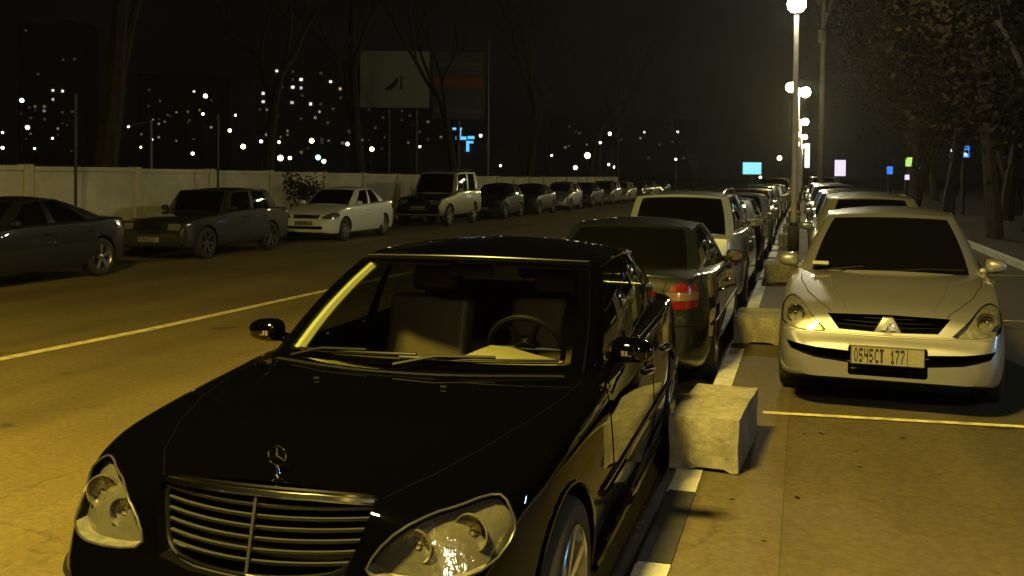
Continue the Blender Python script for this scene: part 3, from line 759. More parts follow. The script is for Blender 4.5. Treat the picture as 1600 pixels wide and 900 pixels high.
#CARS2
def sedan_spec(L=4.5, W=.845, H=1.43, belt=.93, hood=.95, deck=1.05, nose=.70, wr=.31, axles=None, boxy=0., wagon=False, xt=.54, ws=(1.20, 1.95), clr=.2, hatch=False):
    """keys for an ordinary car; wagon keeps the roof to the tail"""
    axles = axles or (L * .185, L * .77)
    k = .05 * (1 - boxy)
    S = dict(L=L, axles=axles, wr=wr, ww=.2, track=W - .015, belt=belt)
    S['w'] = [(0, W * (.60 + .28 * boxy)), (.05, W * (.72 + .22 * boxy)), (.15, W * (.84 + .12 * boxy)), (.35, W * .94), (.7, W * .985), (1.2, W), (L - 1.2, W), (L - .5, W * .965), (L - .15, W * (.86 + .08 * boxy)), (L - .04, W * .78), (L, W * .66)]
    S['zc'] = [(0, .50 + .12 * boxy), (.05, .56 + .12 * boxy), (.10, lerp(.60, nose, boxy)), (.17, nose + .0), (.23, nose + .035), (.5, lerp(nose + .05, hood, .38)), (ws[0], hood), (ws[0] + .5, belt + .03)] + \
        ([(L - .7, belt + .03), (L - .2, belt + .02), (L - .06, belt - .02), (L, .62)] if (wagon or hatch) else [(L - 1.1, deck - .01), (L - .35, deck), (L - .12, deck - .02), (L - .05, deck - .12), (L, .64)])
    S['zs'] = [(0, .44 + .12 * boxy), (.12, lerp(.57, nose - .02, boxy)), (.22, nose - .03), (.45, lerp(nose, hood, .35) - .03), (ws[0], hood - .05), (2.0, belt), (L - 1.2, belt + .03)] + \
        ([(L - .3, belt + .02), (L - .06, belt - .05), (L, .58)] if (wagon or hatch) else [(L - .4, deck - .05), (L - .12, deck - .08), (L - .04, deck - .2), (L, .60)])
    S['zb'] = [(0, clr + .06), (.3, clr), (L - .4, clr), (L, clr + .10)]
    if wagon or hatch: rb = (L - .10, L - .22, W - .19, belt + .01, belt - .02); rt = (L - (.35 if wagon else .62), L - (.45 if wagon else .72), xt - .02, H - .03, H - .06)
    else: rb = (L - .60, L - .78, W - .20, deck - .03, deck - .07); rt = (L - 1.28, L - 1.40, xt - .02, H - .05, H - .075)
    S['G'] = dict(wb=(ws[0], ws[0] + .26, W - .145, hood + .0, hood - .04), wt=(ws[1], ws[1] + .14, xt, H - .055, H - .075), rb=rb, rt=rt, pillar=(.12, .07), cpillar=(.12, .06),
                  arc=.03, crown=.02, bulge=.02, curve=.02, xo=(.055, .045), win=[(0, .43), (.47, .86)] + ([(.89, .985)] if wagon else []))
    return S
def dress(S, root, pm, hl, tl, grille, plate_z=(.45, .55), text='', seams=True, mirrors=True, lens=None, front_text=''):
    for o2 in hl:
        for oo in (o2, mirror(o2)):
            a = decal(S, 'headlight', oo, 'front', lens or M['reflector'], root, off=.006, thick=.01)
    for o2, mm in tl:
        for oo in (o2, mirror(o2)): decal(S, 'tail_light', oo, 'rear', mm, root, off=.006, thick=.01)
    for o2, mm in grille: decal(S, 'grille', o2, 'front', mm, root, off=.005, thick=.008)
    number_plate(root, 0, cast(S, 'front', 0, plate_z[0])[0].y - .015, plate_z[0], front_text or text)
    number_plate(root, 0, cast(S, 'rear', 0, plate_z[1])[0].y + .015, plate_z[1], text, dirn=1)
    if seams:
        a, b = S['axles']; m0 = a + .42; m2 = b - .02; mid = (m0 + m2) / 2 + .1
        door_set(S, root, pm, [(m0, mid - .015), (mid + .015, m2 - .1)], S['zb'][1][1] + .11, pm, S['belt'] - .14)
    if mirrors: mirror_pair(S, root, pm, S['G']['wb'][1] + .18, S['belt'] + .06, S['w'][5][1] - .06, (.095, .07, .062))

# ---- silver saloon on the pavement, facing us
def compact_saloon():
    S = sedan_spec(L=4.5, W=.835, H=1.455, belt=.92, hood=.925, deck=1.04, nose=.70, wr=.31, axles=(.86, 3.46), xt=.50, ws=(1.16, 1.92), clr=.20)
    S['w'][:4] = [(0, .60), (.05, .685), (.15, .75), (.35, .80)]
    S['zc'][:5] = [(0, .40), (.03, .50), (.08, .555), (.11, .60), (.15, .705)]
    HLp = smooth_closed([(.42, .575), (.47, .625), (.54, .69), (.62, .765), (.71, .80), (.765, .77), (.78, .68), (.75, .605), (.60, .575)], 1)
    inL = [(.25, .455), (.50, .47), (.72, .50), (.68, .445), (.50, .395), (.25, .37)]
    GRc = [(-.34, .60), (0, .588), (.34, .60), (.425, .705), (0, .715), (-.425, .705)]
    mid = rect(-.27, .27, .285, .50, .02)
    cc = [lambda o=o, d=d: prism_cutter(o, 'front', -.2, d, M['void']) for o, d in ((HLp, .62), (mirror(HLp), .62), (inL, .32), (mirror(inL), .32), (GRc, .26), (mid, .14))]
    root, body = car_base('compact_saloon', S, M['silver'], (.60, 7.66, .12), R(-4.5), 1.2, cc)
    for o2 in (HLp, mirror(HLp)):
        sg = 1 if o2 is HLp else -1
        lens = decal(S, 'headlight', o2, 'front', M['lens'], root, off=.003, thick=0, step=.04)
        decal(S, 'lamp_housing', o2, 'front', M['housing'], lens, off=-.002, thick=0, step=.03, push=.05)
        bm = bmesh.new(); ring = on_tube(S, 'front', o2, 0, .001, closed=True, dense=.02)
        for a, b in zip(ring, ring[1:]): bm.faces.new([bm.verts.new(p) for p in (a, b, b + Vector((0, .06, 0)), a + Vector((0, .06, 0)))])
        link_mesh('lamp_wall', bm, M['housing'], lens)
        for x, z, r in ((.665, .685, .058),):
            p, n = cast(S, 'front', sg * x, z); mt = Matrix.Translation(p + Vector((0, .02, 0))) @ Matrix.Rotation(math.pi / 2, 4, 'Z')
            bm = bmesh.new(); lathe(bm, [(r * 1.12, .02), (r, -.012), (r * .85, .02), (r * .5, .04), (0, .045)], 24, mt); bmesh.ops.recalc_face_normals(bm, faces=bm.faces)
            rb_ = link_mesh('reflector_bowl', bm, M['reflector'], lens)
            bm = bmesh.new(); lathe(bm, [(r * 1.2, .01), (r * 1.14, -.016), (r * .98, -.014)], 28, mt); link_mesh('reflector_ring', bm, M['chrome'], rb_)
            bm = bmesh.new(); lathe(bm, [(0, .004), (r * .22, .01), (r * .26, .04)], 14, mt); link_mesh('bulb', bm, M['chrome'], rb_)
    # three-diamond badge on a body coloured wedge
    bm = bmesh.new(); py = cast(S, 'front', 0, .62)[0].y
    v = [bm.verts.new(p) for p in [(-.10, py - .012, .585), (.10, py - .012, .585), (.035, py + .015, .70), (-.035, py + .015, .70), (-.10, py + .09, .585), (.10, py + .09, .585), (.035, py + .09, .70), (-.035, py + .09, .70)]]
    for q in ((0, 1, 2, 3), (4, 7, 6, 5), (0, 3, 7, 4), (1, 5, 6, 2), (3, 2, 6, 7), (0, 4, 5, 1)): bm.faces.new([v[i] for i in q])
    bevel(bm, .008, 2); bmesh.ops.recalc_face_normals(bm, faces=bm.faces); wd = link_mesh('badge_wedge', bm, M['silver'], root)
    bm = bmesh.new()
    def dia(a):
        c0 = Vector((0, 0, 0)); d = Vector((math.sin(a), 0, math.cos(a))); n_ = Vector((d.z, 0, -d.x)); l = .056
        pts = [c0, d * l * .5 + n_ * l * .29, d * l, d * l * .5 - n_ * l * .29]; base = Vector((0, py - .014, .638))
        f = [bm.verts.new(base + p + Vector((0, (p.z) * .23 - .004, 0))) for p in pts]; b = [bm.verts.new(base + p + Vector((0, p.z * .23 + .008, 0))) for p in pts]
        bm.faces.new(f); bm.faces.new(b[::-1])
        for k in range(4): bm.faces.new((f[k], b[k], b[(k + 1) % 4], f[(k + 1) % 4]))
    for a in (0, R(120), R(240)): dia(a)
    bmesh.ops.recalc_face_normals(bm, faces=bm.faces); link_mesh('three_diamond_badge', bm, M['lsilver'], wd, smooth=False)
    g = empty('grille'); g.parent = root
    for k in range(3):
        z = .622 + k * .03; hw = lerp(.35, .41, k / 3)
        bm = bmesh.new(); tube(bm, [(hw * (i / 8 - 1), py + .045 + .10 * (hw * (i / 8 - 1) / .4) ** 2 + .01 * k, z) for i in range(17)], .006, 6, flat=.7); link_mesh('grille_bar', bm, M['blackp'], g)
    bm = bmesh.new()
    for k in range(3): tube(bm, [(-.28, .07, .32 + k * .05), (.28, .07, .32 + k * .05)], .008, 6)
    for k in range(7): tube(bm, [(-.24 + .08 * k, .07, .30), (-.24 + .08 * k, .07, .45)], .005, 5)
    link_mesh('intake_mesh', bm, M['blackp'], root)
    for sg in (1, -1):
        bm = bmesh.new(); tube(bm, on_tube(S, 'top', [(sg * .40, .19), (sg * .50, .35), (sg * .60, .6), (sg * .68, .95), (sg * .70, 1.2)], 0, .0005), .0025, 6); link_mesh('bonnet_gap', bm, M['void'], root)
        bm = bmesh.new(); tube(bm, on_tube(S, 'top', [(sg * .30, .22), (sg * .40, .6), (sg * .46, 1.1)], 0, -.004), .01, 8); link_mesh('bonnet_crease', bm, M['silver'], root)
    bm = bmesh.new(); tube(bm, on_tube(S, 'front', [(-.74, .575), (-.4, .57), (0, .565), (.4, .57), (.74, .575)], 0, -.004, dense=.05), .012, 8, flat=.7); link_mesh('bumper_edge', bm, M['silver'], root)
    decal(S, 'air_dam', [(-.76, .15), (.76, .15), (.76, .245), (.4, .225), (0, .22), (-.4, .225), (-.76, .245)], 'front', M['blackp'], root, off=.006, thick=.01)
    for x0, x1 in ((-.52, .04), (0.02, .58)):
        bm = bmesh.new(); p0 = cast(S, 'top', x0, 1.20)[0] + Vector((0, .0, .02)); p1 = cast(S, 'top', x1, 1.27)[0] + Vector((0, .03, .05)); tube(bm, [p0, (p0 + p1) / 2 + Vector((0, 0, .012)), p1], .008, 6); link_mesh('wiper', bm, M['blackp'], root)
    bm = bmesh.new(); box(bm, (-.55, 1.30, .985), (.13, .03, .03), Matrix.Rotation(R(-25), 4, 'X')); link_mesh('windscreen_sticker', bm, M['plate'], root, smooth=False)
    number_plate(root, 0, -.03, .44, 'O545CT 177', w_=.50, h_=.135)
    number_plate(root, 0, 4.51, .8, 'O545CT 177', dirn=1)
    tl = [(.45, .76), (.76, .76), (.76, .95), (.5, .95)]
    for oo in (tl, mirror(tl)): decal(S, 'tail_light', oo, 'rear', M['tail'], root)
    door_set(S, root, M['silver'], [(1.30, 2.32), (2.35, 3.28)], .30, M['silver'])
    mirror_pair(S, root, M['silver'], 1.62, .985, .765, (.088, .07, .062))
    add_wheels(S, root, 6, M['grey'])
    tag(root, 'beige silver saloon parked nose on at the pavement, behind the painted bay line', 'car')
    return root
compact_saloon()

GM = [(-.30, .60), (.30, .60), (.33, .70), (-.33, .70)]
# ---- dark grey saloon, tail to us, behind the foreground car
def grey_saloon():
    S = sedan_spec(L=4.5, W=.855, H=1.43, belt=.93, deck=1.05, nose=.68, wr=.32, xt=.55)
    r, b = car_base('dark_saloon', S, M['bronze'], (-1.58, 8.20 + 4.5, 0), math.pi, 1.1)
    o = [(.48, .755), (.80, .765), (.815, .94), (.66, .955), (.50, .94)]
    dress(S, r, M['bronze'], [[(.45, .62), (.76, .63), (.78, .72), (.5, .73)]], [([(.49, .745), (.745, .755), (.75, .815), (.495, .81)], M['tail']), ([(.496, .815), (.75, .82), (.75, .885), (.51, .885)], M['tailw']), ([(.53, .89), (.745, .89), (.73, .945), (.62, .955), (.55, .94)], M['tail'])],
          [(GM, M['void'])], plate_z=(.42, .80), text='C407MK')
    bm = bmesh.new(); tube(bm, on_tube(S, 'rear', [(-.72, .62), (-.4, .62), (0, .62), (.4, .62), (.72, .62)], 0, .0, dense=.06), .013, 8, flat=.7); link_mesh('bumper_strip', bm, M['blackp'], r)
    bm = bmesh.new(); tube(bm, on_tube(S, 'rear', [(-.62, 1.0), (-.3, 1.015), (0, 1.02), (.3, 1.015), (.62, 1.0)], 0, -.006, dense=.06), .014, 8); link_mesh('boot_lip', bm, M['bronze'], r)
    for sg in (1, -1):
        bm = bmesh.new(); tube(bm, on_tube(S, 'rear', [(sg * .47, .64), (sg * .46, .8), (sg * .50, .97)], 0, .001), .003, 6); link_mesh('boot_gap', bm, M['void'], r)
        bm = bmesh.new(); side = 'right' if sg > 0 else 'left'; tube(bm, on_tube(S, side, [(.9, .55), (3.9, .56)], 0, .002, dense=.15), .014, 8); link_mesh('side_moulding', bm, M['blackp'], r)
    add_wheels(S, r, 6); tag(r, 'dark grey saloon with red and pale tail lamp, right behind the foreground black car', 'car')
    return r
mg = grey_saloon()

# ---- light silver estate further on
S_est = sedan_spec(L=4.6, W=.87, H=1.62, belt=1.05, hood=1.02, nose=.76, wr=.33, wagon=True, xt=.60, clr=.22)
est, _ = car_base('silver_estate', S_est, M['lsilver'], (-1.60, 13.4 + 4.6, 0), math.pi, 1.0)
dress(S_est, est, M['lsilver'], [[(.45, .68), (.76, .69), (.78, .80), (.5, .80)]], [(smooth_closed([(.52, .66), (.82, .66), (.82, .80), (.52, .80)], 1), M['tail'])], [(GM, M['void'])], plate_z=(.45, .85), text='T091CO')
for sg in (1, -1):
    bm = bmesh.new(); tube(bm, [(sg * .56, 2.0, 1.60), (sg * .565, 2.3, 1.655), (sg * .565, 3.7, 1.655), (sg * .55, 4.0, 1.61)], .016, 8); link_mesh('roof_rail', bm, M['chrome'], est)
add_wheels(S_est, est, 5); tag(est, 'tall light silver estate car second behind the foreground black car', 'car')
est_dims = S_est

# ---- left row along the wall
S1 = sedan_spec(L=4.62, W=.90, H=1.43, belt=.95, hood=.94, deck=1.06, nose=.70, wr=.335, axles=(.90, 3.75), xt=.56, ws=(1.25, 2.0))
S1['G']['rb'] = (4.22, 4.05, .70, 1.05, 1.0); S1['G']['rt'] = (3.15, 3.0, .54, 1.38, 1.36); S1['G']['win'] = [(0, .40), (.435, .82)]
L1, _ = car_base('dark_fastback', S1, M['dark'], (-12.72, 11.1, 0), 0, 1.0)
dress(S1, L1, M['dark'], [[(.45, .62), (.80, .64), (.82, .74), (.5, .72)]], [([(.50, .82), (.84, .82), (.84, .94), (.5, .93)], M['tail'])], [(GM, M['void'])], text='M174TC')
add_wheels(S1, L1, 5, M['rim']); tag(L1, 'dark sloping tailed saloon with a bright alloy rear wheel, cut by the left edge', 'car', 'cars parked along the wall')

S2 = sedan_spec(L=4.5, W=.86, H=1.50, belt=.98, hood=.97, deck=1.04, nose=.82, wr=.335, axles=(.85, 3.5), boxy=1.0, xt=.61, ws=(1.35, 1.85), clr=.24)
S2['G']['rb'] = (4.12, 3.98, .68, 1.02, .98); S2['G']['rt'] = (3.72, 3.62, .60, 1.45, 1.43)
L2, _ = car_base('boxy_saloon', S2, M['boxy'], (-12.98, 17.7, 0), 0, 1.0)
dress(S2, L2, M['boxy'], [rect(.42, .72, .64, .77, .02)], [([(.60, .6), (.80, .6), (.80, 1.0), (.62, 1.0)], M['tail'])], [(rect(-.27, .27, .58, .81, .02), M['blackp'])], plate_z=(.44, .6), text='T840CO', lens=M['housing'])
bm = bmesh.new(); tube(bm, on_tube(S2, 'front', rect(-.28, .28, .57, .82, .02), 0, .006, closed=True, dense=.1), .012, 6, caps=False); link_mesh('grille_surround', bm, M['blackp'], L2)
add_wheels(S2, L2, 6, M['iron']); tag(L2, 'dark boxy saloon with an upright square grille and pale plate, by the wall', 'car', 'cars parked along the wall')

S3 = sedan_spec(L=4.5, W=.85, H=1.46, belt=.95, hood=.97, deck=1.08, nose=.72, wr=.315, xt=.55, ws=(1.15, 1.98))
L3, _ = car_base('white_saloon', S3, M['white'], (-12.78, 24.0, 0), 0, 1.0)
dress(S3, L3, M['white'], [smooth_closed([(.42, .64), (.56, .72), (.74, .80), (.81, .74), (.80, .62), (.6, .60)], 1)], [([(.50, .80), (.80, .80), (.80, .96), (.55, .96)], M['tail'])], [([(-.36, .62), (.36, .62), (.40, .72), (-.40, .72)], M['blackp']), ([(-.52, .34), (.52, .34), (.55, .42), (-.55, .42)], M['void'])], plate_z=(.50, .6), text='K148TO')
add_wheels(S3, L3, 6, M['grey']); tag(L3, 'white saloon with a black windscreen parked before the pale wall', 'car', 'cars parked along the wall')

S4 = sedan_spec(L=4.7, W=.92, H=1.96, belt=1.20, hood=1.14, nose=.94, wr=.38, axles=(.85, 3.55), boxy=.8, wagon=True, xt=.66, ws=(1.40, 1.98), clr=.36)
L4, _ = car_base('off_roader', S4, M['suv2'], (-12.78, 32.15, 0), 0, 1.0)
decal(S4, 'front_shade', rect(-.84, .84, .62, 1.02, .05), 'front', M['bronze'], L4, off=.003, thick=.004, step=.08)  # dark colour laid over the nose as shade, since that face is unlit
dress(S4, L4, M['suv2'], [rect(.46, .82, .78, .92, .03)], [([(.66, .9), (.86, .9), (.86, 1.15), (.68, 1.15)], M['tail'])], [(rect(-.42, .42, .74, .94, .03), M['blackp']), (rect(-.85, .85, .40, .62, .05), M['void'])], plate_z=(.66, .7), text='C017OK')
decal(S4, 'bonnet_shade', [(-.80, .10), (.80, .10), (.84, .5), (.78, 1.35), (-.78, 1.35), (-.84, .5)], 'top', M['bronze'], L4, off=.004, thick=.006, step=.1)  # shade of the unlit front carried on over the bonnet as dark colour
for sg in (1, -1):
    bm = bmesh.new(); tube(bm, [(sg * .60, 2.1, 1.94), (sg * .61, 2.3, 2.01), (sg * .61, 3.9, 2.01), (sg * .60, 4.1, 1.95)], .018, 8); link_mesh('roof_rail', bm, M['chrome'], L4)
bm = bmesh.new(); lathe(bm, [(0, -.12), (.33, -.12), (.36, -.08), (.36, .08), (.33, .12), (0, .12)], 28, Matrix.Translation((0, 4.86, 1.0)) @ Matrix.Rotation(math.pi / 2, 4, 'Z')); link_mesh('spare_wheel', bm, M['suv2'], L4)
add_wheels(S4, L4, 6, M['rim']); tag(L4, 'tall champagne off-roader with shade painted over its bonnet and nose, the highest car along the wall', 'car', 'cars parked along the wall')

# ---- simpler prototypes for the long rows
def far_proto(name, S, m):
    r, b = car_base(name, S, m, (0, 0, 0), 0, .55)
    n = S['nose']
    for oo in ([(.44, n - .08), (.74, n - .06), (.76, n + .03), (.5, n + .02)],):
        for o_ in (oo, mirror(oo)): decal(S, 'headlight', o_, 'front', M['reflector'], r, off=.006, step=.1)
    bt = S['belt']
    for oo in ([(.52, bt - .22), (.78, bt - .22), (.78, bt - .04), (.56, bt - .04)],):
        for o_ in (oo, mirror(oo)): decal(S, 'tail_light', o_, 'rear', M['tail'], r, off=.006, step=.1)
    decal(S, 'grille', [(-.3, n - .09), (.3, n - .09), (.33, n), (-.33, n)], 'front', M['void'], r, off=.005, step=.1)
    number_plate(r, 0, cast(S, 'front', 0, .45)[0].y - .015, .45); number_plate(r, 0, cast(S, 'rear', 0, .62)[0].y + .015, .62, dirn=1)
    mirror_pair(S, r, m, S['G']['wb'][1] + .18, S['belt'] + .06, S['w'][5][1] - .06, (.095, .07, .062))
    add_wheels(S, r, 5, M['grey'])
    for o in r.children:
        if o.name.startswith('body'): o.material_slots[0].link = 'OBJECT'; o.material_slots[0].material = m
    return r
protos = {}
for nm, kw in (('saloon', dict(L=4.5, W=.85, H=1.43)), ('hatchback', dict(L=4.0, W=.84, H=1.47, hatch=True, belt=.96, hood=.96, nose=.72)), ('estate', dict(L=4.55, W=.86, H=1.50, wagon=True, belt=.98, hood=.97, nose=.72)), ('off_roader', dict(L=4.4, W=.9, H=1.75, wagon=True, belt=1.12, hood=1.08, nose=.88, boxy=.6, wr=.36, clr=.3, xt=.62))):
    S_ = sedan_spec(**kw); S_['nose'] = kw.get('nose', .70); protos[nm] = (far_proto('parked_' + nm, S_, M['silver']), kw['L'])
used = set()
def place_far(kind, x, y, z, facing, pm, label, group):
    r0, L_ = protos[kind]
    if kind not in used: r = r0; used.add(kind)
    else: r = copy_tree(r0)
    r.location = (x, y if facing > 0 else y + L_, z); r.rotation_euler = (0, 0, 0 if facing > 0 else math.pi)
    for ch in r.children:
        if ch.name.startswith('body'): ch.material_slots[0].link = 'OBJECT'; ch.material_slots[0].material = M[pm]
    tag(r, label, 'car', group); return L_
ordn = ['first', 'second', 'third', 'fourth', 'fifth', 'sixth', 'seventh', 'eighth', 'ninth', 'tenth', 'eleventh', 'twelfth', 'thirteenth', 'fourteenth', 'fifteenth', 'sixteenth']
pname = dict(silver='silver', dark='near black', bronze='dark grey', white='white', lsilver='light silver', grey='grey', red='dark red', blue='dark blue', suv2='champagne')
y = 38.6; rowL = [('hatchback', 'bronze'), ('saloon', 'dark'), ('hatchback', 'silver'), ('saloon', 'dark'), ('estate', 'grey'), ('saloon', 'suv2'), ('hatchback', 'dark'), ('saloon', 'silver'), ('estate', 'bronze')]
for i, (k, p) in enumerate(rowL):
    L_ = place_far(k, -12.55 + i * .12, y, 0, 1, p, '%s %s, %s car beyond the tall off-roader along the wall' % (pname[p], k, ordn[i]), 'cars parked along the wall'); y += L_ + (.9 if i != 1 else 1.6)
y = 19.3; rowM = [('saloon', 'dark'), ('saloon', 'grey'), ('hatchback', 'red'), ('saloon', 'silver'), ('estate', 'dark'), ('saloon', 'lsilver'), ('hatchback', 'blue'), ('saloon', 'silver'), ('off_roader', 'dark'), ('saloon', 'white'), ('hatchback', 'silver'), ('saloon', 'grey'), ('estate', 'silver'), ('saloon', 'lsilver')]
for i, (k, p) in enumerate(rowM):
    L_ = place_far(k, -1.60 + rng.uniform(-.05, .05), y, 0, 1 if i % 3 == 1 else -1, p, '%s %s, %s car beyond the silver estate along the painted kerb' % (pname[p], k, ordn[i]), 'cars parked along the painted kerb'); y += L_ + rng.uniform(.6, 1.1)
y = 13.1; rowR = [('estate', 'suv2'), ('hatchback', 'dark'), ('saloon', 'silver'), ('estate', 'grey'), ('saloon', 'white'), ('hatchback', 'lsilver'), ('saloon', 'dark'), ('off_roader', 'silver'), ('saloon', 'lsilver'), ('hatchback', 'silver'), ('saloon', 'grey')]
for i, (k, p) in enumerate(rowR):
    L_ = place_far(k, (.95 if i == 0 else 1.05) + rng.uniform(-.08, .08), y, .12, 1, p, '%s %s, %s car behind the beige silver saloon on the pavement' % (pname[p], k, ordn[i]), 'cars parked on the pavement'); y += L_ + rng.uniform(1.2, 2.2)
# ------------------------------------------------------------------ ground, road, kerb
sheet('ground', [(-900, -80), (900, -80), (900, 1600), (-900, 1600)], -.006, M['soil'])
sheet('road', [(-14.1, -40), (-.84, -40), (-.84, 300), (-14.1, 300)], 0, M['road'])
def slab(name, x0, x1, y0, y1, z0, z1, m, kind='structure'):
    bm = bmesh.new(); box(bm, ((x0 + x1) / 2, (y0 + y1) / 2, (z0 + z1) / 2), (x1 - x0, y1 - y0, z1 - z0)); o = link_mesh(name, bm, m, smooth=False); tag(o, kind=kind); return o
slab('gutter', -.84, -.70, -40, 300, -.2, -.002, M['kerb'])
slab('pavement', -.54, 3.98, -40, 300, -.2, .12, M['pave'])
sheet('pavement_strip', [(-.538, -40), (-.08, -40), (-.08, 300), (-.538, 300)], .124, M['strip'])
slab('left_pavement', -30, -14.1, -40, 300, -.2, .11, M['pave'])
slab('right_verge', 4.12, 60, -40, 300, -.2, .22, M['soil'])
# kerb stones, alternately painted white
def kerb(white, y0, y1):
    bm = bmesh.new(); box(bm, (-.62, (y0 + y1) / 2, -.037), (.157, y1 - y0 - .012, .326)); bmesh.ops.bevel(bm, geom=[e for e in bm.edges if abs(e.verts[0].co.z - e.verts[1].co.z) < 1e-4 and e.verts[0].co.z > 0 and abs(e.verts[0].co.x - e.verts[1].co.x) < 1e-4 and e.verts[0].co.x < -.65], offset=.012, segments=2, affect='EDGES')
    return link_mesh('kerb_stone', bm, M['kerbw' if white else 'kerb'], smooth=False)
yy = .05; wh = True; n = 0
seq = [(3.0, 0), (3.55, 1), (4.25, 0)]
edges = [(-2, 3.6, 0), (3.6, 4.42, 1), (4.42, 5.48, 0), (5.48, 6.2, 1), (6.2, 7.3, 0), (7.3, 10.2, 1), (10.2, 11.3, 0), (11.3, 17, 1), (17, 17.6, 0)]
yk = 17.6
while yk < 90: edges += [(yk, yk + 1.6, 1), (yk + 1.6, yk + 2.2, 0)]; yk += 2.2
for k_, (a, b, wht) in enumerate(edges):
    o = kerb(wht, a, b); tag(o, kind='structure')
slab('kerb', -.70, -.542, 90, 300, -.2, .125, M['kerbw'])
slab('right_kerb', 3.98, 4.12, -40, 300, -.2, .24, M['kerbw'])
# paint on the asphalt
def line(name, pts, wd, z, m=None):
    o = strip_pts(pts, wd); return sheet(name, o, z, m or M['line'])
line('centre_line', [(-8.0, -4), (-7.52, 7.93), (-7.32, 10), (-7.19, 13.5), (-6.95, 19), (-6.6, 27), (-6.5, 60), (-6.5, 150)], .15, .004)
line('bay_line', [(-.26, 7.48), (3.95, 7.8)], .075, .128)
line('bay_line', [(-.06, 13.1), (3.95, 13.3)], .075, .128)
line('bay_line', [(-.06, 19.2), (3.95, 19.4)], .075, .128)

# ------------------------------------------------------------------ concrete blocks on the strip
def block(i, x, y, wd, ln, h, rz, label):
    bm = bmesh.new(); bmesh.ops.create_cube(bm, size=1)
    bmesh.ops.subdivide_edges(bm, edges=bm.edges[:], cuts=9, use_grid_fill=True)
    bmesh.ops.transform(bm, matrix=Matrix.Diagonal((wd, ln, h, 1)), verts=bm.verts)
    for v in bm.verts:
        c = v.co
        if c.y < -ln * .49 and abs(c.x + wd * .28) < wd * .06: c.y += .022          # cast-in groove on the end
        if c.z > h * .49 and abs(c.x + wd * .06) < wd * .16 and abs(c.y + ln * .05) < ln * .06: c.z -= .03   # lifting recess
        if c.z < -h * .3 and abs(c.x - wd * .1) < wd * .3 and c.y < 0: c.z += .0
        if c.z < -h * .49 and -.15 * wd < c.x < .35 * wd: c.z += .022                # arched foot
        nn = noise.noise_vector(Vector((c.x * 7 + i * 9, c.y * 7, c.z * 7))); edge = sum(abs(a) > .47 * s for a, s in ((c.x, wd), (c.y, ln), (c.z, h)))
        v.co += nn * (.0025 if edge < 2 else .008)
        if edge >= 2: v.co *= 1 - .012 * abs(noise.noise(Vector((c.x * 11, c.y * 11 + i, c.z * 9))))
    o = link_mesh('concrete_block', bm, M['concrete'], smooth=True, sharp=28)
    o.location = (x, y, .124 + h / 2 + .004); o.rotation_euler = (0, 0, rz); tag(o, label, 'concrete block', 'concrete blocks along the kerb'); return o
block(0, -.505, 6.36, .40, .98, .31, R(-4), 'large pale concrete block nearest to us, beside the foreground black car')
block(1, -.43, 10.9, .46, .85, .27, R(-1), 'concrete block beside the front wheel of the beige silver saloon')
block(2, -.36, 17.0, .48, .9, .30, R(2), 'third concrete block from us, just before the black lamp post base')
for i, y in enumerate((25.6, 31.0, 36.8, 42.5)): block(3 + i, -.33, y, .46, .9, .30, R((i % 3) * 2 - 2), '%s concrete block beyond the nearest lamp post' % ordn[i])

# ------------------------------------------------------------------ lamp posts
def lamp_post(x, y, globes, label, h=5.68, z0=.124):
    r = empty('lamp_post', (x, y, z0))
    part('post', lambda b: tube(b, [(0, 0, .55), (0, 0, h * .5), (0, 0, h - .12)], [.075, .065, .05], 16), M['lampmetal'], r)
    def base(b):
        box(b, (0, 0, .29), (.26, .26, .58)); bevel(b, .015); 
    part('base_box', base, M['iron'], r)
    part('collar', lambda b: lathe(b, [(.10, .58), (.11, .60), (.09, .66), (.075, .67)], 16, Matrix.Rotation(-math.pi / 2, 4, 'Y')), M['iron'], r)
    if globes == 1: spots = [(0, h + .02, .21, 'globe')]
    else:
        spots = [(-.33, h - .05, .20, 'globe_y'), (.30, h - .28, .21, 'globe')]
        part('crossarm', lambda b: tube(b, [(-.33, 0, h - .24), (-.2, 0, h - .34), (.2, 0, h - .40), (.30, 0, h - .36)], .028, 8), M['iron'], r)
    for gx, gz, gr, gm in spots:
        def gl(b): bmesh.ops.create_icosphere(b, subdivisions=3, radius=gr); bmesh.ops.transform(b, matrix=Matrix.Translation((gx, 0, gz)), verts=b.verts)
        g = part('lamp_globe', gl, M[gm], r)
        part('globe_cup', lambda b: lathe(b, [(.06, gz - gr - .05), (.085, gz - gr + .01), (.05, gz - gr + .015)], 14, Matrix.Translation((gx, 0, 0)) @ Matrix.Rotation(-math.pi / 2, 4, 'Y')), M['iron'], g)
    tag(r, label, 'lamp post', 'globe lamp posts between the parked rows'); return r
lamp_post(-.20, 24.0, 1, 'nearest white lamp post with a black base box and one bright globe')
for i, y in enumerate((45.5, 70, 97, 126)): lamp_post(-.26 + .03 * i, y, 2, '%s twin globe lamp post behind the nearest white one' % ordn[i])
lamp_post(2.4, -3.5, 1, 'assumed lamp post with one globe, unseen behind the viewer')  # assumed lamp, added out of view to light the foreground
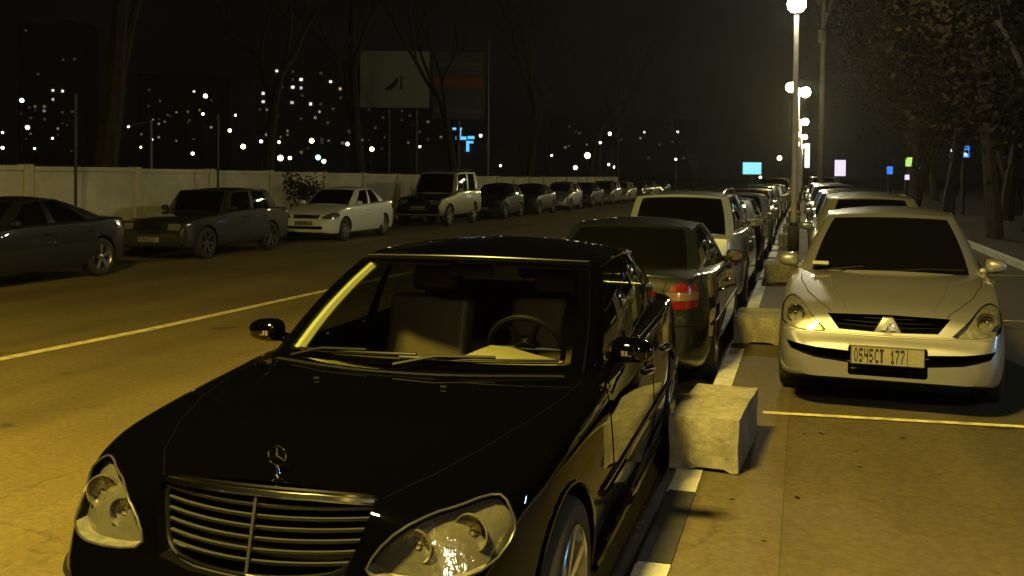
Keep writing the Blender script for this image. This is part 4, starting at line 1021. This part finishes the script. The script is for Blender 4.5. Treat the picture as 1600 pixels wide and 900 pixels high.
# assumed sodium lamp added over the road, beside the viewer (outside the frame)
r = empty('assumed_street_lamp', (-.25, -1.9, .124))
part('post', lambda b: tube(b, [(0, 0, 0), (0, 0, 4), (0, 0, 8.2)], [.12, .09, .07], 14), M['lampmetal'], r)
part('arm', lambda b: tube(b, [(0, 0, 8.1), (-.6, .3, 8.5), (-2.6, 1.6, 8.75)], [.05, .045, .04], 10), M['lampmetal'], r)
def lum(b): box(b, (-2.95, 1.8, 8.78), (1.6, .9, .12), Matrix.Identity(4)); bevel(b, .03)
part('luminaire', lum, M['iron'], r)
tag(r, 'assumed tall sodium street lamp arching over the road, unseen beside the viewer', 'street lamp')
ld = bpy.data.lights.new('sodium', 'AREA'); ld.shape = 'RECTANGLE'; ld.size = 1.5; ld.size_y = .8; ld.energy = KEY_POWER; ld.color = SODIUM; ld.spread = R(170)
lo = bpy.data.objects.new('lamp_light', ld); col.objects.link(lo); lo.parent = r; lo.location = (-2.95, 1.8, 8.70)
# assumed blue light on the right, outside the frame, added for glints on cars
r = empty('assumed_tube_light', (8.5, 9.2, .22))
part('post', lambda b: tube(b, [(0, .12, 0), (0, .12, 2.9)], .04, 10), M['iron'], r)
part('tube', lambda b: tube(b, [(-.05, 0, 1.0), (-.05, 0, 2.8)], .08, 10), M['tube'], r)
tag(r, 'assumed upright cool blue tube light on a slim post, added out of view on the right verge', 'lamp post')

# ------------------------------------------------------------------ boundary wall on the left
wall = empty('boundary_wall', (-15.0, 0, .11)); tag(wall, 'long pale panelled concrete wall behind the left row of cars', 'wall')
y = 7.0; i = 0
while y < 82:
    L_ = 3.05 + .35 * ((i * 7) % 3 == 0); ht = lerp(1.84, 1.58, max(0, min(1, (y - 14) / 38)))
    def pan(b):
        box(b, (0, y + L_ / 2, ht / 2), (.14, L_ - .22, ht)); box(b, (.085, y + L_ / 2, ht - .05), (.03, L_ - .22, .10)); box(b, (.08, y + L_ / 2, ht * .45), (.02, L_ - .55, ht * .72))
        bmesh.ops.bevel(b, geom=b.edges[:], offset=.008, segments=1, affect='EDGES')
    part('wall_panel', pan, M['wallp'], wall, smooth=False)
    def pst(b): box(b, (.02, y, ht / 2 + .02), (.24, .21, ht + .04)); bevel(b, .01, 1)
    part('wall_post', pst, M['wallc'], wall, smooth=False)
    y += L_; i += 1
for (x, y, h, t) in ((-14.2, 17.0, 3.3, 'left of the boxy saloon'), (-14.3, 22.3, 3.2, 'above the boxy saloon')):
    o = part('thin_pole', lambda b: tube(b, [(0, 0, 0), (0, 0, h)], .03, 8), M['iron']); o.location = (x, y, .11); tag(o, 'thin dark pole standing before the wall %s' % t, 'pole')
#TREES
# ------------------------------------------------------------------ trees
def limb(bm, rg, p, d, ln, rad, depth, tips, spread=.55, up=.15):
    n = 4; pts = [Vector(p)]; rads = [rad]
    for i in range(n):
        d = (d + Vector((rg.uniform(-1, 1), rg.uniform(-1, 1), rg.uniform(-.4, 1) * .8)) * .14 + Vector((0, 0, up * .3))).normalized()
        pts.append(pts[-1] + d * ln / n); rads.append(rad * (1 - .42 * (i + 1) / n))
    tube(bm, pts, rads, 7 if depth > 1 else 4)
    if depth == 0: tips.append((pts[-1], d)); return
    for k in range(3 if depth > 1 else 4):
        q = pts[-1] if k == 0 else pts[rg.randint(2, n)]
        nd = (d + Vector((rg.uniform(-1, 1), rg.uniform(-1, 1), rg.uniform(-.3, .8))) * spread * 1.4).normalized()
        limb(bm, rg, q, nd, ln * rg.uniform(.58, .8), rads[-1] * rg.uniform(.65, .95), depth - 1, tips, spread, up)
    tips.append((pts[-1], d))
def tree_proto(name, seed, h, rad, depth, leaves, leafm, lsz=.16):
    rg = random.Random(seed); r = empty(name); bm = bmesh.new(); tips = []
    limb(bm, rg, (0, 0, -.1), Vector((rg.uniform(-.06, .06), rg.uniform(-.06, .06), 1)).normalized(), h * (.33 if leaves else .42), rad, depth, tips)
    link_mesh('trunk', bm, M['bark'], r)
    if leaves:
        bm = bmesh.new()
        for k in range(leaves):
            p, d = rg.choice(tips); q = p + Vector((rg.gauss(0, 1), rg.gauss(0, 1), rg.gauss(0, .8))) * rg.choice((.35, .6, 1.0))
            a = Vector((rg.uniform(-1, 1), rg.uniform(-1, 1), rg.uniform(-1, 1))).normalized(); b = a.orthogonal().normalized(); s = lsz * rg.uniform(.5, 1.2)
            vs = [bm.verts.new(q + a * s), bm.verts.new(q + b * s * .5), bm.verts.new(q - a * s), bm.verts.new(q - b * s * .5)]; bm.faces.new(vs)
        link_mesh('crown', bm, leafm, r, smooth=False)
    return r
t_leafy = [tree_proto('leafy_tree', 3, 11, .24, 4, 80000, M['leaf'], .115), tree_proto('leafy_tree', 8, 13, .28, 4, 80000, M['leaf2'], .115)]
used_t = set()
def put_tree(protos_, k, x, y, s, rz, label, group, z=.2):
    r = protos_[k]
    if id(r) in used_t: r = copy_tree(r)
    else: used_t.add(id(r))
    r.location = (x, y, z); r.scale = (s, s, s); r.rotation_euler = (0, 0, rz); tag(r, label, 'tree', group)
put_tree(t_leafy, 0, 5.0, 29.5, 1.0, .4, 'brownish leafy tree nearest the lamp posts behind the pavement cars', 'leafy trees on the right verge')
put_tree(t_leafy, 1, 5.2, 24.5, .95, 2.2, 'large dark tree at the right edge with its trunk by the pale kerb', 'leafy trees on the right verge')
put_tree(t_leafy, 0, 5.0, 39, 1.05, 3.1, 'leafy tree beyond the brownish one, above the lilac lightbox', 'leafy trees on the right verge')
put_tree(t_leafy, 1, 7.5, 42, 1.0, 5.0, 'dark leafy tree set back from the verge, above the triangle sign', 'leafy trees on the right verge')
put_tree(t_leafy, 0, 5.5, 55, 1.15, 1.2, 'leafy tree far down the verge beyond the leaning pole', 'leafy trees on the right verge')
put_tree(t_leafy, 1, 6.6, 33.5, 1.1, 4.0, 'dark leafy tree farthest right, half outside the frame', 'leafy trees on the right verge')
put_tree(t_leafy, 1, 9.0, 48, 1.2, .9, 'dark leafy tree behind the coloured shop lights', 'leafy trees on the right verge')
t_bare = [tree_proto('bare_tree', 21, 15, .30, 4, 0, None), tree_proto('bare_tree', 33, 14, .24, 4, 0, None)]
for i, (x, y, s, k, lb) in enumerate([(-17.5, 22, 1.15, 0, 'thick bare tree behind the wall, leftmost of the bare trees'), (-17.5, 30, .9, 1, 'bare tree behind the wall above the boxy saloon'), (-19, 41, 1.0, 0, 'bare tree behind the wall left of the billboard'), (-16.5, 47, .95, 1, 'bare tree rising behind the grey billboard sheet'),
        (-17.5, 64, 1.0, 0, 'bare tree right of the billboard pair'), (-17, 80, 1.0, 1, 'slim bare tree where the wall ends'), (-18, 100, 1.0, 0, 'far bare tree beyond the end of the wall'), (-13, 125, 1.0, 1, 'farthest bare tree above the far end of the left row')]):
    put_tree(t_bare, k, x, y, s, i * 1.3, lb, 'bare trees behind the wall', .1)
# scrubby bush before the wall
bm = bmesh.new(); rg = random.Random(5); tips = []
for k in range(6): limb(bm, rg, (0, 0, 0), Vector((rg.uniform(-.5, .5), rg.uniform(-.5, .5), 1)).normalized(), .8, .02, 2, tips, .7)
bush = empty('scrub_bush', (-14.2, 26.2, .11)); link_mesh('stems', bm, M['bark'], bush)
bm = bmesh.new()
for k in range(700):
    p, d = rg.choice(tips); q = p + Vector((rg.gauss(0, .1), rg.gauss(0, .1), rg.gauss(0, .1))); a = Vector((rg.uniform(-1, 1), rg.uniform(-1, 1), rg.uniform(-1, 1))).normalized(); b = a.orthogonal().normalized()
    bm.faces.new([bm.verts.new(q + v) for v in (a * .05, b * .03, -a * .05, -b * .03)])
link_mesh('foliage', bm, M['leaf2'], bush, smooth=False); tag(bush, 'scrubby dark bush against the wall between the boxy saloon and white saloon', 'bush')

# ------------------------------------------------------------------ helpers for far things
cp = Vector(cam.location)
Rm = Matrix.Rotation(yaw, 3, 'Z') @ Matrix.Rotation(math.pi / 2 - pitch, 3, 'X') @ Matrix.Rotation(roll, 3, 'Z')
def world_at(px, py, dist):
    """point seen at a pixel of the photograph at a given depth, used to survey where far things stand"""
    d = Rm @ Vector(((px - 800) / F, -(py - 450 - cam_d.shift_y * 1600) / F, -1)); return cp + d * dist
# utility pole
p = world_at(1282, 285, 47)
r = empty('utility_pole', (p.x, p.y, .12))
part('pole', lambda b: tube(b, [(0, 0, 0), (.02, 0, 5), (.05, 0, 12)], [.15, .13, .10], 12), M['bark'], r)
part('brace', lambda b: tube(b, [(.0, 0, 8.6), (.45, 0, 10.2), (.75, 0, 12)], .07, 8), M['bark'], r)
part('clamp', lambda b: lathe(b, [(.15, 8.0), (.21, 8.05), (.21, 8.6), (.15, 8.65)], 12, Matrix.Rotation(-math.pi / 2, 4, 'Y')), M['bark'], r)
tag(r, 'tall brown wooden pole with a slanting brace right of the lamp posts', 'pole')
p = world_at(762, 285, 66); r = empty('utility_pole', (p.x, p.y, .11)); part('pole', lambda b: tube(b, [(0, 0, 0), (0, 0, 10.6)], [.09, .06], 10), M['grey'], r); tag(r, 'slim grey pole right beside the striped dark billboard', 'pole')
# billboards
def flat_board(name, x0, y0, x1, y1, D, post_px, label, sheets, cat='billboard', thick=.18, frame=M['iron'], edge=.06):
    a = world_at((x0 + x1) / 2, (y0 + y1) / 2, D); W_ = (x1 - x0) * D / F; H_ = (y1 - y0) * D / F
    r = empty(name, (a.x, a.y, 0), yaw)
    zc = a.z
    part('frame', lambda b: (box(b, (0, .06, zc), (W_ + edge * 2, thick, H_ + edge * 2)), bevel(b, .02, 1)), frame, r)
    for nm, fx0, fx1, fz0, fz1, m, *k in sheets:
        part(nm, lambda b: box(b, ((fx0 + fx1 - 1) * W_ / 2, .06 - thick / 2 - .012 - (k[0] if k else 0), zc + (fz0 + fz1 - 1) * H_ / 2), ((fx1 - fx0) * W_, .02, (fz1 - fz0) * H_)), M[m], r, smooth=False)
    for q in post_px:
        part('post', lambda b: tube(b, [(q * W_, .06 + thick, 0), (q * W_, .06 + thick, zc + H_ * .3)], max(.035, min(.16, D * .002)), 10), M['iron'], r)
    tag(r, label, cat); return r, W_, H_, zc
r, W_, H_, zc = flat_board('billboard', 563, 80, 671, 168, 60, (-.1, .3), 'pale grey billboard with a dark pointed shoe, left of the pair above the wall', [('sheet', 0, 1, 0, 1, 'board')])
def shoe(b):
    pts = [(-.62, -.55), (-.40, -.42), (-.12, -.18), (.12, .12), (.22, .10), (.20, -.10), (.02, -.42), (-.18, -.62), (-.50, -.66)]
    v0 = [b.verts.new((x * 1.0 + .0, -.06, zc + z * 1.0)) for x, z in pts]; v1 = [b.verts.new((x, -.052, zc + z)) for x, z in pts]
    b.faces.new(v0); n = len(v0)
    for k in range(n): b.faces.new((v0[k], v0[(k + 1) % n], v1[(k + 1) % n], v1[k]))
    pts = [(.36, .20), (.46, .22), (.46, -.62), (.30, -.62)]
    v0 = [b.verts.new((x, -.06, zc + z)) for x, z in pts]; b.faces.new(v0)
part('shoe_motif', shoe, M['ink'], r, smooth=False)
flat_board('billboard', 676, 82, 756, 186, 60, (0,), 'dark billboard with a dull red band, right of the pair above the wall', [('sheet', 0, 1, 0, 1, 'boardg'), ('red_band', .02, .98, .48, .62, 'boardr', .012), ('grey_band', .05, .95, .80, .84, 'boards', .012), ('pale_band', .05, .95, .10, .14, 'boards', .012)])
flat_board('lightbox', 1160, 253, 1190, 273, 118, (0,), 'glowing cyan billboard over the far end of the kerb row', [('lit_face', .02, .98, .04, .96, 'cyan')])
flat_board('lightbox', 1304, 250, 1321, 275, 74, (0,), 'lilac white lightbox behind the pavement cars', [('lit_face', 0, 1, 0, 1, 'lilac')], edge=.02)
flat_board('lightbox', 1257, 224, 1265, 262, 84, (0,), 'tall narrow white lightbox right of the lamp posts', [('lit_face', 0, 1, 0, 1, 'whitel')], edge=.02)
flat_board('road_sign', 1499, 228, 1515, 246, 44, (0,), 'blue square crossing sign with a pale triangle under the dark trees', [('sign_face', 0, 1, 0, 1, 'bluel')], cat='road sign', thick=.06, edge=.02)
o = bpy.data.objects['road_sign']; a_ = world_at(1507, 237, 44)
def tri(b):
    v = [b.verts.new(p_) for p_ in ((-.15, 0, -.20), (.15, 0, -.20), (0, 0, .21))]; b.faces.new(v)
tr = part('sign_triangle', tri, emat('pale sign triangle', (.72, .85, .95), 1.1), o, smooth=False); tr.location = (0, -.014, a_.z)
for (x0, y0, x1, y1, D, m_, lb) in ((1386, 260, 1395, 272, 62, 'bluel', 'small blue lit sign among the shop lights on the right'), (1415, 246, 1431, 260, 66, 'greenl', 'green lit sign above the shop lights on the right'),
        (1431, 262, 1440, 291, 66, 'whitel', 'narrow white lit sign beside the green one'), (1414, 273, 1421, 281, 62, 'lilac', 'tiny pale lit sign between the blue and green ones'), (1486, 233, 1491, 240, 60, 'whitel', 'tiny white lamp sign left of the triangle sign')):
    flat_board('lit_sign', x0, y0, x1, y1, D, (0,), lb, [('lit_face', 0, 1, 0, 1, m_)], cat='sign', thick=.08, edge=.015)
# blue neon letters on a low shop roof behind the wall
pn = world_at(712, 210, 150)
sh = empty('shop', (pn.x, pn.y + 4, 0), yaw)
part('walls', lambda b: box(b, (0, 0, 3), (16, 7, 6)), M['shopw'], sh, smooth=False)
part('roof', lambda b: box(b, (0, 0, 6.15), (16.6, 7.6, .3)), M['iron'], sh, smooth=False)
def neon(segs):
    return lambda b: [box(b, (x, -3.9, z), (w_, .2, h_)) for x, z, w_, h_ in segs]
for sg_ in ([(-.9, 8.6, 1.4, .35), (-.5, 7.8, .4, 1.3)], [(-.3, 7.2, 1.6, .5)], [(1.2, 7.3, 1.0, .45)], [(.7, 6.0, .45, 1.6), (1.1, 6.6, .9, .35)]):
    o = part('neon_letter', neon(sg_), M['cyan_s'], sh, smooth=False)
tag(sh, 'low dark shop with cyan neon shapes on its roof, below the striped billboard', 'shop')

# ------------------------------------------------------------------ towers with lit windows
def tower(px0, px1, ytop, D, wins, label, dim=()):
    a = world_at((px0 + px1) / 2, 270, D); W_ = (px1 - px0) * D / F; H_ = (270 - ytop) * D / F + 1.85
    r = empty('apartment_tower', (a.x, a.y, 0), yaw)
    def wl(b):
        box(b, (0, 8, H_ / 2), (W_, 16, H_)); box(b, (0, 8, H_ + .5), (W_ * 1.01, 16.2, 1.0)); box(b, (W_ * .15, 8, H_ + 2.2), (6, 6, 2.5))
        k = 0
        while k * 3 < H_ - 3: box(b, (0, -.02, 3 * k + .3), (W_, .1, .35)); k += 1
    part('wall', wl, M['facade'], r, smooth=False)
    def wn(px, py, m, s=1.0):
        x = (px - (px0 + px1) / 2) * D / F; z = 1.85 + (270 - py) * D / F; part('window', lambda b: box(b, (x, -.08, z), ((1.0 if (px * 7 + py * 3) % 5 > 2 else 1.3) * s, .06, 1.1 * s)), m, r, smooth=False)
    for k_, (px, py) in enumerate(wins): wn(px, py, M[('win_w', 'win_w', 'win_c', 'win_w', 'win_y')[k_ % 5]], 1.0 if k_ % 3 else .8)
    rg_ = random.Random(int(px0))
    for q_ in range(16 if px0 < 600 else 8): wn(px0 + 6 + (px1 - px0 - 12) * rg_.randrange(14) / 13, rg_.uniform(max(ytop + 12, 165), 240), M[rg_.choice(('win_d', 'win_d', 'win_f', 'win_y2'))], rg_.choice((.7, 1.0)))
    for px, py in dim: wn(px, py, M['win_d'])
    tag(r, label, 'building')
tower(400, 552, 97, 430, [(432, 112), (470, 125), (470, 138), (516, 128), (531, 139), (411, 147), (411, 160), (456, 161), (485, 163), (499, 175), (457, 137)], 'dark apartment tower with scattered white windows left of the billboards',
      [(457, 113), (457, 125), (501, 115), (532, 153), (501, 163), (472, 150), (440, 137), (520, 170), (470, 186), (512, 192), (433, 182), (545, 205), (425, 200)])
tower(28, 132, 44, 470, [(83, 145), (98, 146), (83, 159)], 'dark apartment tower with few lit windows at the far left', [(41, 52), (99, 97), (117, 96), (60, 120), (113, 178), (70, 190), (46, 172)])
tower(215, 345, 120, 520, [(303, 145)], 'dark low apartment block between the two towers', [(233, 143), (212 + 20, 168), (250, 160), (330, 158), (296, 190), (262, 182)])
tower(560, 705, 150, 520, [], 'dim apartment block behind the billboards', [(586, 200), (601, 214), (647, 194), (655, 205), (598, 183), (640, 180), (690, 175)])
tower(860, 1090, 185, 560, [(1006, 203), (1058, 202)], 'long dim apartment block behind the far left row', [(888, 225), (1013, 243), (1068, 243), (889, 195), (970, 215), (1030, 222), (905, 205)])

# ------------------------------------------------------------------ distant street lamps
def dist_lamp(px, py, rp, m, D, i):
    a = world_at(px, py, D); rad = rp * D / F
    r = empty('distant_lamp', (a.x, a.y, 0))
    part('post', lambda b: tube(b, [(0, 0, 0), (0, 0, a.z - rad * .5)], [.07, .045], 6), M['iron'], r)
    def g(b): bmesh.ops.create_icosphere(b, subdivisions=2, radius=rad); bmesh.ops.transform(b, matrix=Matrix.Translation((0, 0, a.z)), verts=b.verts)
    part('lamp_globe', g, M[m], r, smooth=True)
    return r
M['dist_c'] = emat('distant lamp cyan', (.25, .75, 1.0), 5)
lamps = [(34, 157, 3.6, 'y', 'left of the far left tower lights'), (43, 199, 3.6, 'w', 'under the leftmost tower'), (4, 207, 2, 'w', 'at the very left edge, upper'), (4, 231, 2.6, 'w', 'at the very left edge, lower'), (175, 187, 5, 'y', 'brightest one above the wall at left'),
    (158, 205, 1.8, 'w', 'small one left below the brightest left lamp'), (201, 198, 1.9, 'w', 'small one right of the brightest left lamp'), (183, 224, 1.8, 'w', 'small one under the brightest left lamp'), (220, 230, 1.8, 'y', 'small one left of the tall bracket pole'), (237, 218, 2.1, 'w', 'on the tall bracket pole'),
    (82, 216, 1.8, 'w', 'small one over the wall below the left tower'), (54, 232, 1.8, 'y', 'low small one near the left edge'), (321, 150, 3.6, 'w', 'high white one over the low block'), (317, 178, 2.4, 'w', 'just under the high white one'), (368, 180, 1.9, 'w', 'small one left of the middle tower'),
    (359, 204, 3, 'y', 'above the boxy saloon, upper'), (380, 229, 4.2, 'y', 'above the boxy saloon, warm and large'), (301, 240, 2.8, 'w', 'low over the wall above the boxy saloon'), (408, 221, 2.6, 'w', 'under the left edge of the middle tower'), (436, 222, 2.4, 'y', 'above the big paired warm lights'),
    (438, 247, 5, 'y', 'big warm one low over the wall'), (453, 247, 3, 'w', 'right mate of the big warm one'), (487, 220, 4.2, 'y', 'warm one over the white saloon'), (497, 246, 4.6, 'c', 'cyan one low over the wall'), (506, 252, 3.6, 'y', 'warm one touching the cyan one'),
    (543, 225, 3.2, 'w', 'white one right of the middle tower'), (557, 249, 2.3, 'w', 'small low one left of the off-roader'), (581, 233, 4, 'y', 'yellowish one under the grey billboard'), (656, 229, 2, 'w', 'small one below the billboard post'), (751, 212, 2.6, 'y', 'right of the neon shop'),
    (918, 243, 5.2, 'y', 'bright warm one over the far left row'), (899, 262, 3.6, 'y', 'lower left of the bright one over the far row'), (953, 209, 3, 'w', 'high one right of the bright one over the far row'), (938, 223, 2, 'w', 'small one below the high one over the far row'), (951, 257, 2, 'w', 'small low one over the far row'),
    (960, 261, 2.1, 'y', 'lowest small one over the far row'), (1056, 249, 2, 'w', 'small one over the silver estate'), (862, 243, 1.8, 'w', 'small one over the dark hatchback'), (1218, 247, 4.2, 'y', 'warm one between the cyan billboard and the white post'), (782, 259, 2, 'w', 'small one low at the end of the wall'), (1188, 277, 2.2, 'y', 'tiny low one under the cyan billboard')]
for i, (px, py, rp, m, lb) in enumerate(lamps):
    D = 95 + (i * 37) % 110
    r = dist_lamp(px, py, rp * .9, 'dist_' + m, D, i); tag(r, 'distant street lamp, ' + lb, 'street lamp', 'distant street lamps')
# bracket pole left
p = world_at(236, 255, 70); r = empty('bracket_pole', (p.x, p.y, 0))
part('pole', lambda b: tube(b, [(0, 0, 0), (0, 0, world_at(236, 188, 70).z)], [.12, .09], 8), M['lampmetal'], r)
part('bracket', lambda b: tube(b, [(0, 0, world_at(236, 190, 70).z), (-1.2, -.3, world_at(236, 195, 70).z), (-1.5, -.35, world_at(236, 199, 70).z)], .05, 6), M['lampmetal'], r)
tag(r, 'pale pole with a short bracket rising over the wall at left', 'pole')
put_tree(t_leafy, 0, 6.3, 27, .85, 2.9, 'low leafy crown hanging in at the right edge nearest the viewer', 'leafy trees on the right verge')
put_tree(t_leafy, 1, 6.2, 62, 1.2, 3.6, 'dark leafy tree between the lilac lightbox and the shop lights', 'leafy trees on the right verge')
put_tree(t_leafy, 0, 8.8, 75, 1.2, .2, 'farthest leafy tree on the verge, beyond the green lit sign', 'leafy trees on the right verge')

# fallen leaves swept against the kerb
bm = bmesh.new(); rg = random.Random(11)
for k in range(420):
    y_ = rg.uniform(3.2, 24); x_ = -.77 + rg.gauss(0, .035) if k % 3 else rg.uniform(-.5, 3.6)
    z_ = .004 if x_ < -.70 else .131; a_ = rg.uniform(0, 6.28); s_ = rg.uniform(.012, .030)
    if -.71 < x_ < -.5 or (.9 > x_ > -.3 and y_ > 7.4) : continue
    u = Vector((math.cos(a_), math.sin(a_), rg.uniform(-.1, .25))) * s_; v_ = Vector((-math.sin(a_), math.cos(a_), rg.uniform(-.1, .3))) * s_ * .6; c_ = Vector((x_, y_, z_ + .006))
    bm.faces.new([bm.verts.new(c_ + q_) for q_ in (u, v_, -u, -v_)])
o = link_mesh('fallen_leaves', bm, mat('fallen leaf', (.10, .06, .025), .8, vary=(3, .5, 1.5)), smooth=False); tag(o, kind='stuff')
# ------------------------------------------------------------------ thin volume added to give the lamps lens-like halos
HAZE_D = .0004
bm = bmesh.new(); box(bm, (0, 300, 39), (900, 760, 82)); hz_ = link_mesh('halo_haze', bm, None, smooth=False, mats=[]) ; tag(hz_, kind='stuff')
hm = bpy.data.materials.new('halo_haze'); hm.use_nodes = True; hn = hm.node_tree.nodes; hn.remove(hn['Principled BSDF'])
pv = hn.new('ShaderNodeVolumePrincipled'); pv.inputs['Color'].default_value = (.8, .8, .8, 1); pv.inputs['Density'].default_value = HAZE_D; pv.inputs['Anisotropy'].default_value = .72
hm.node_tree.links.new(pv.outputs[0], hn['Material Output'].inputs['Volume']); hz_.data.materials.append(hm)
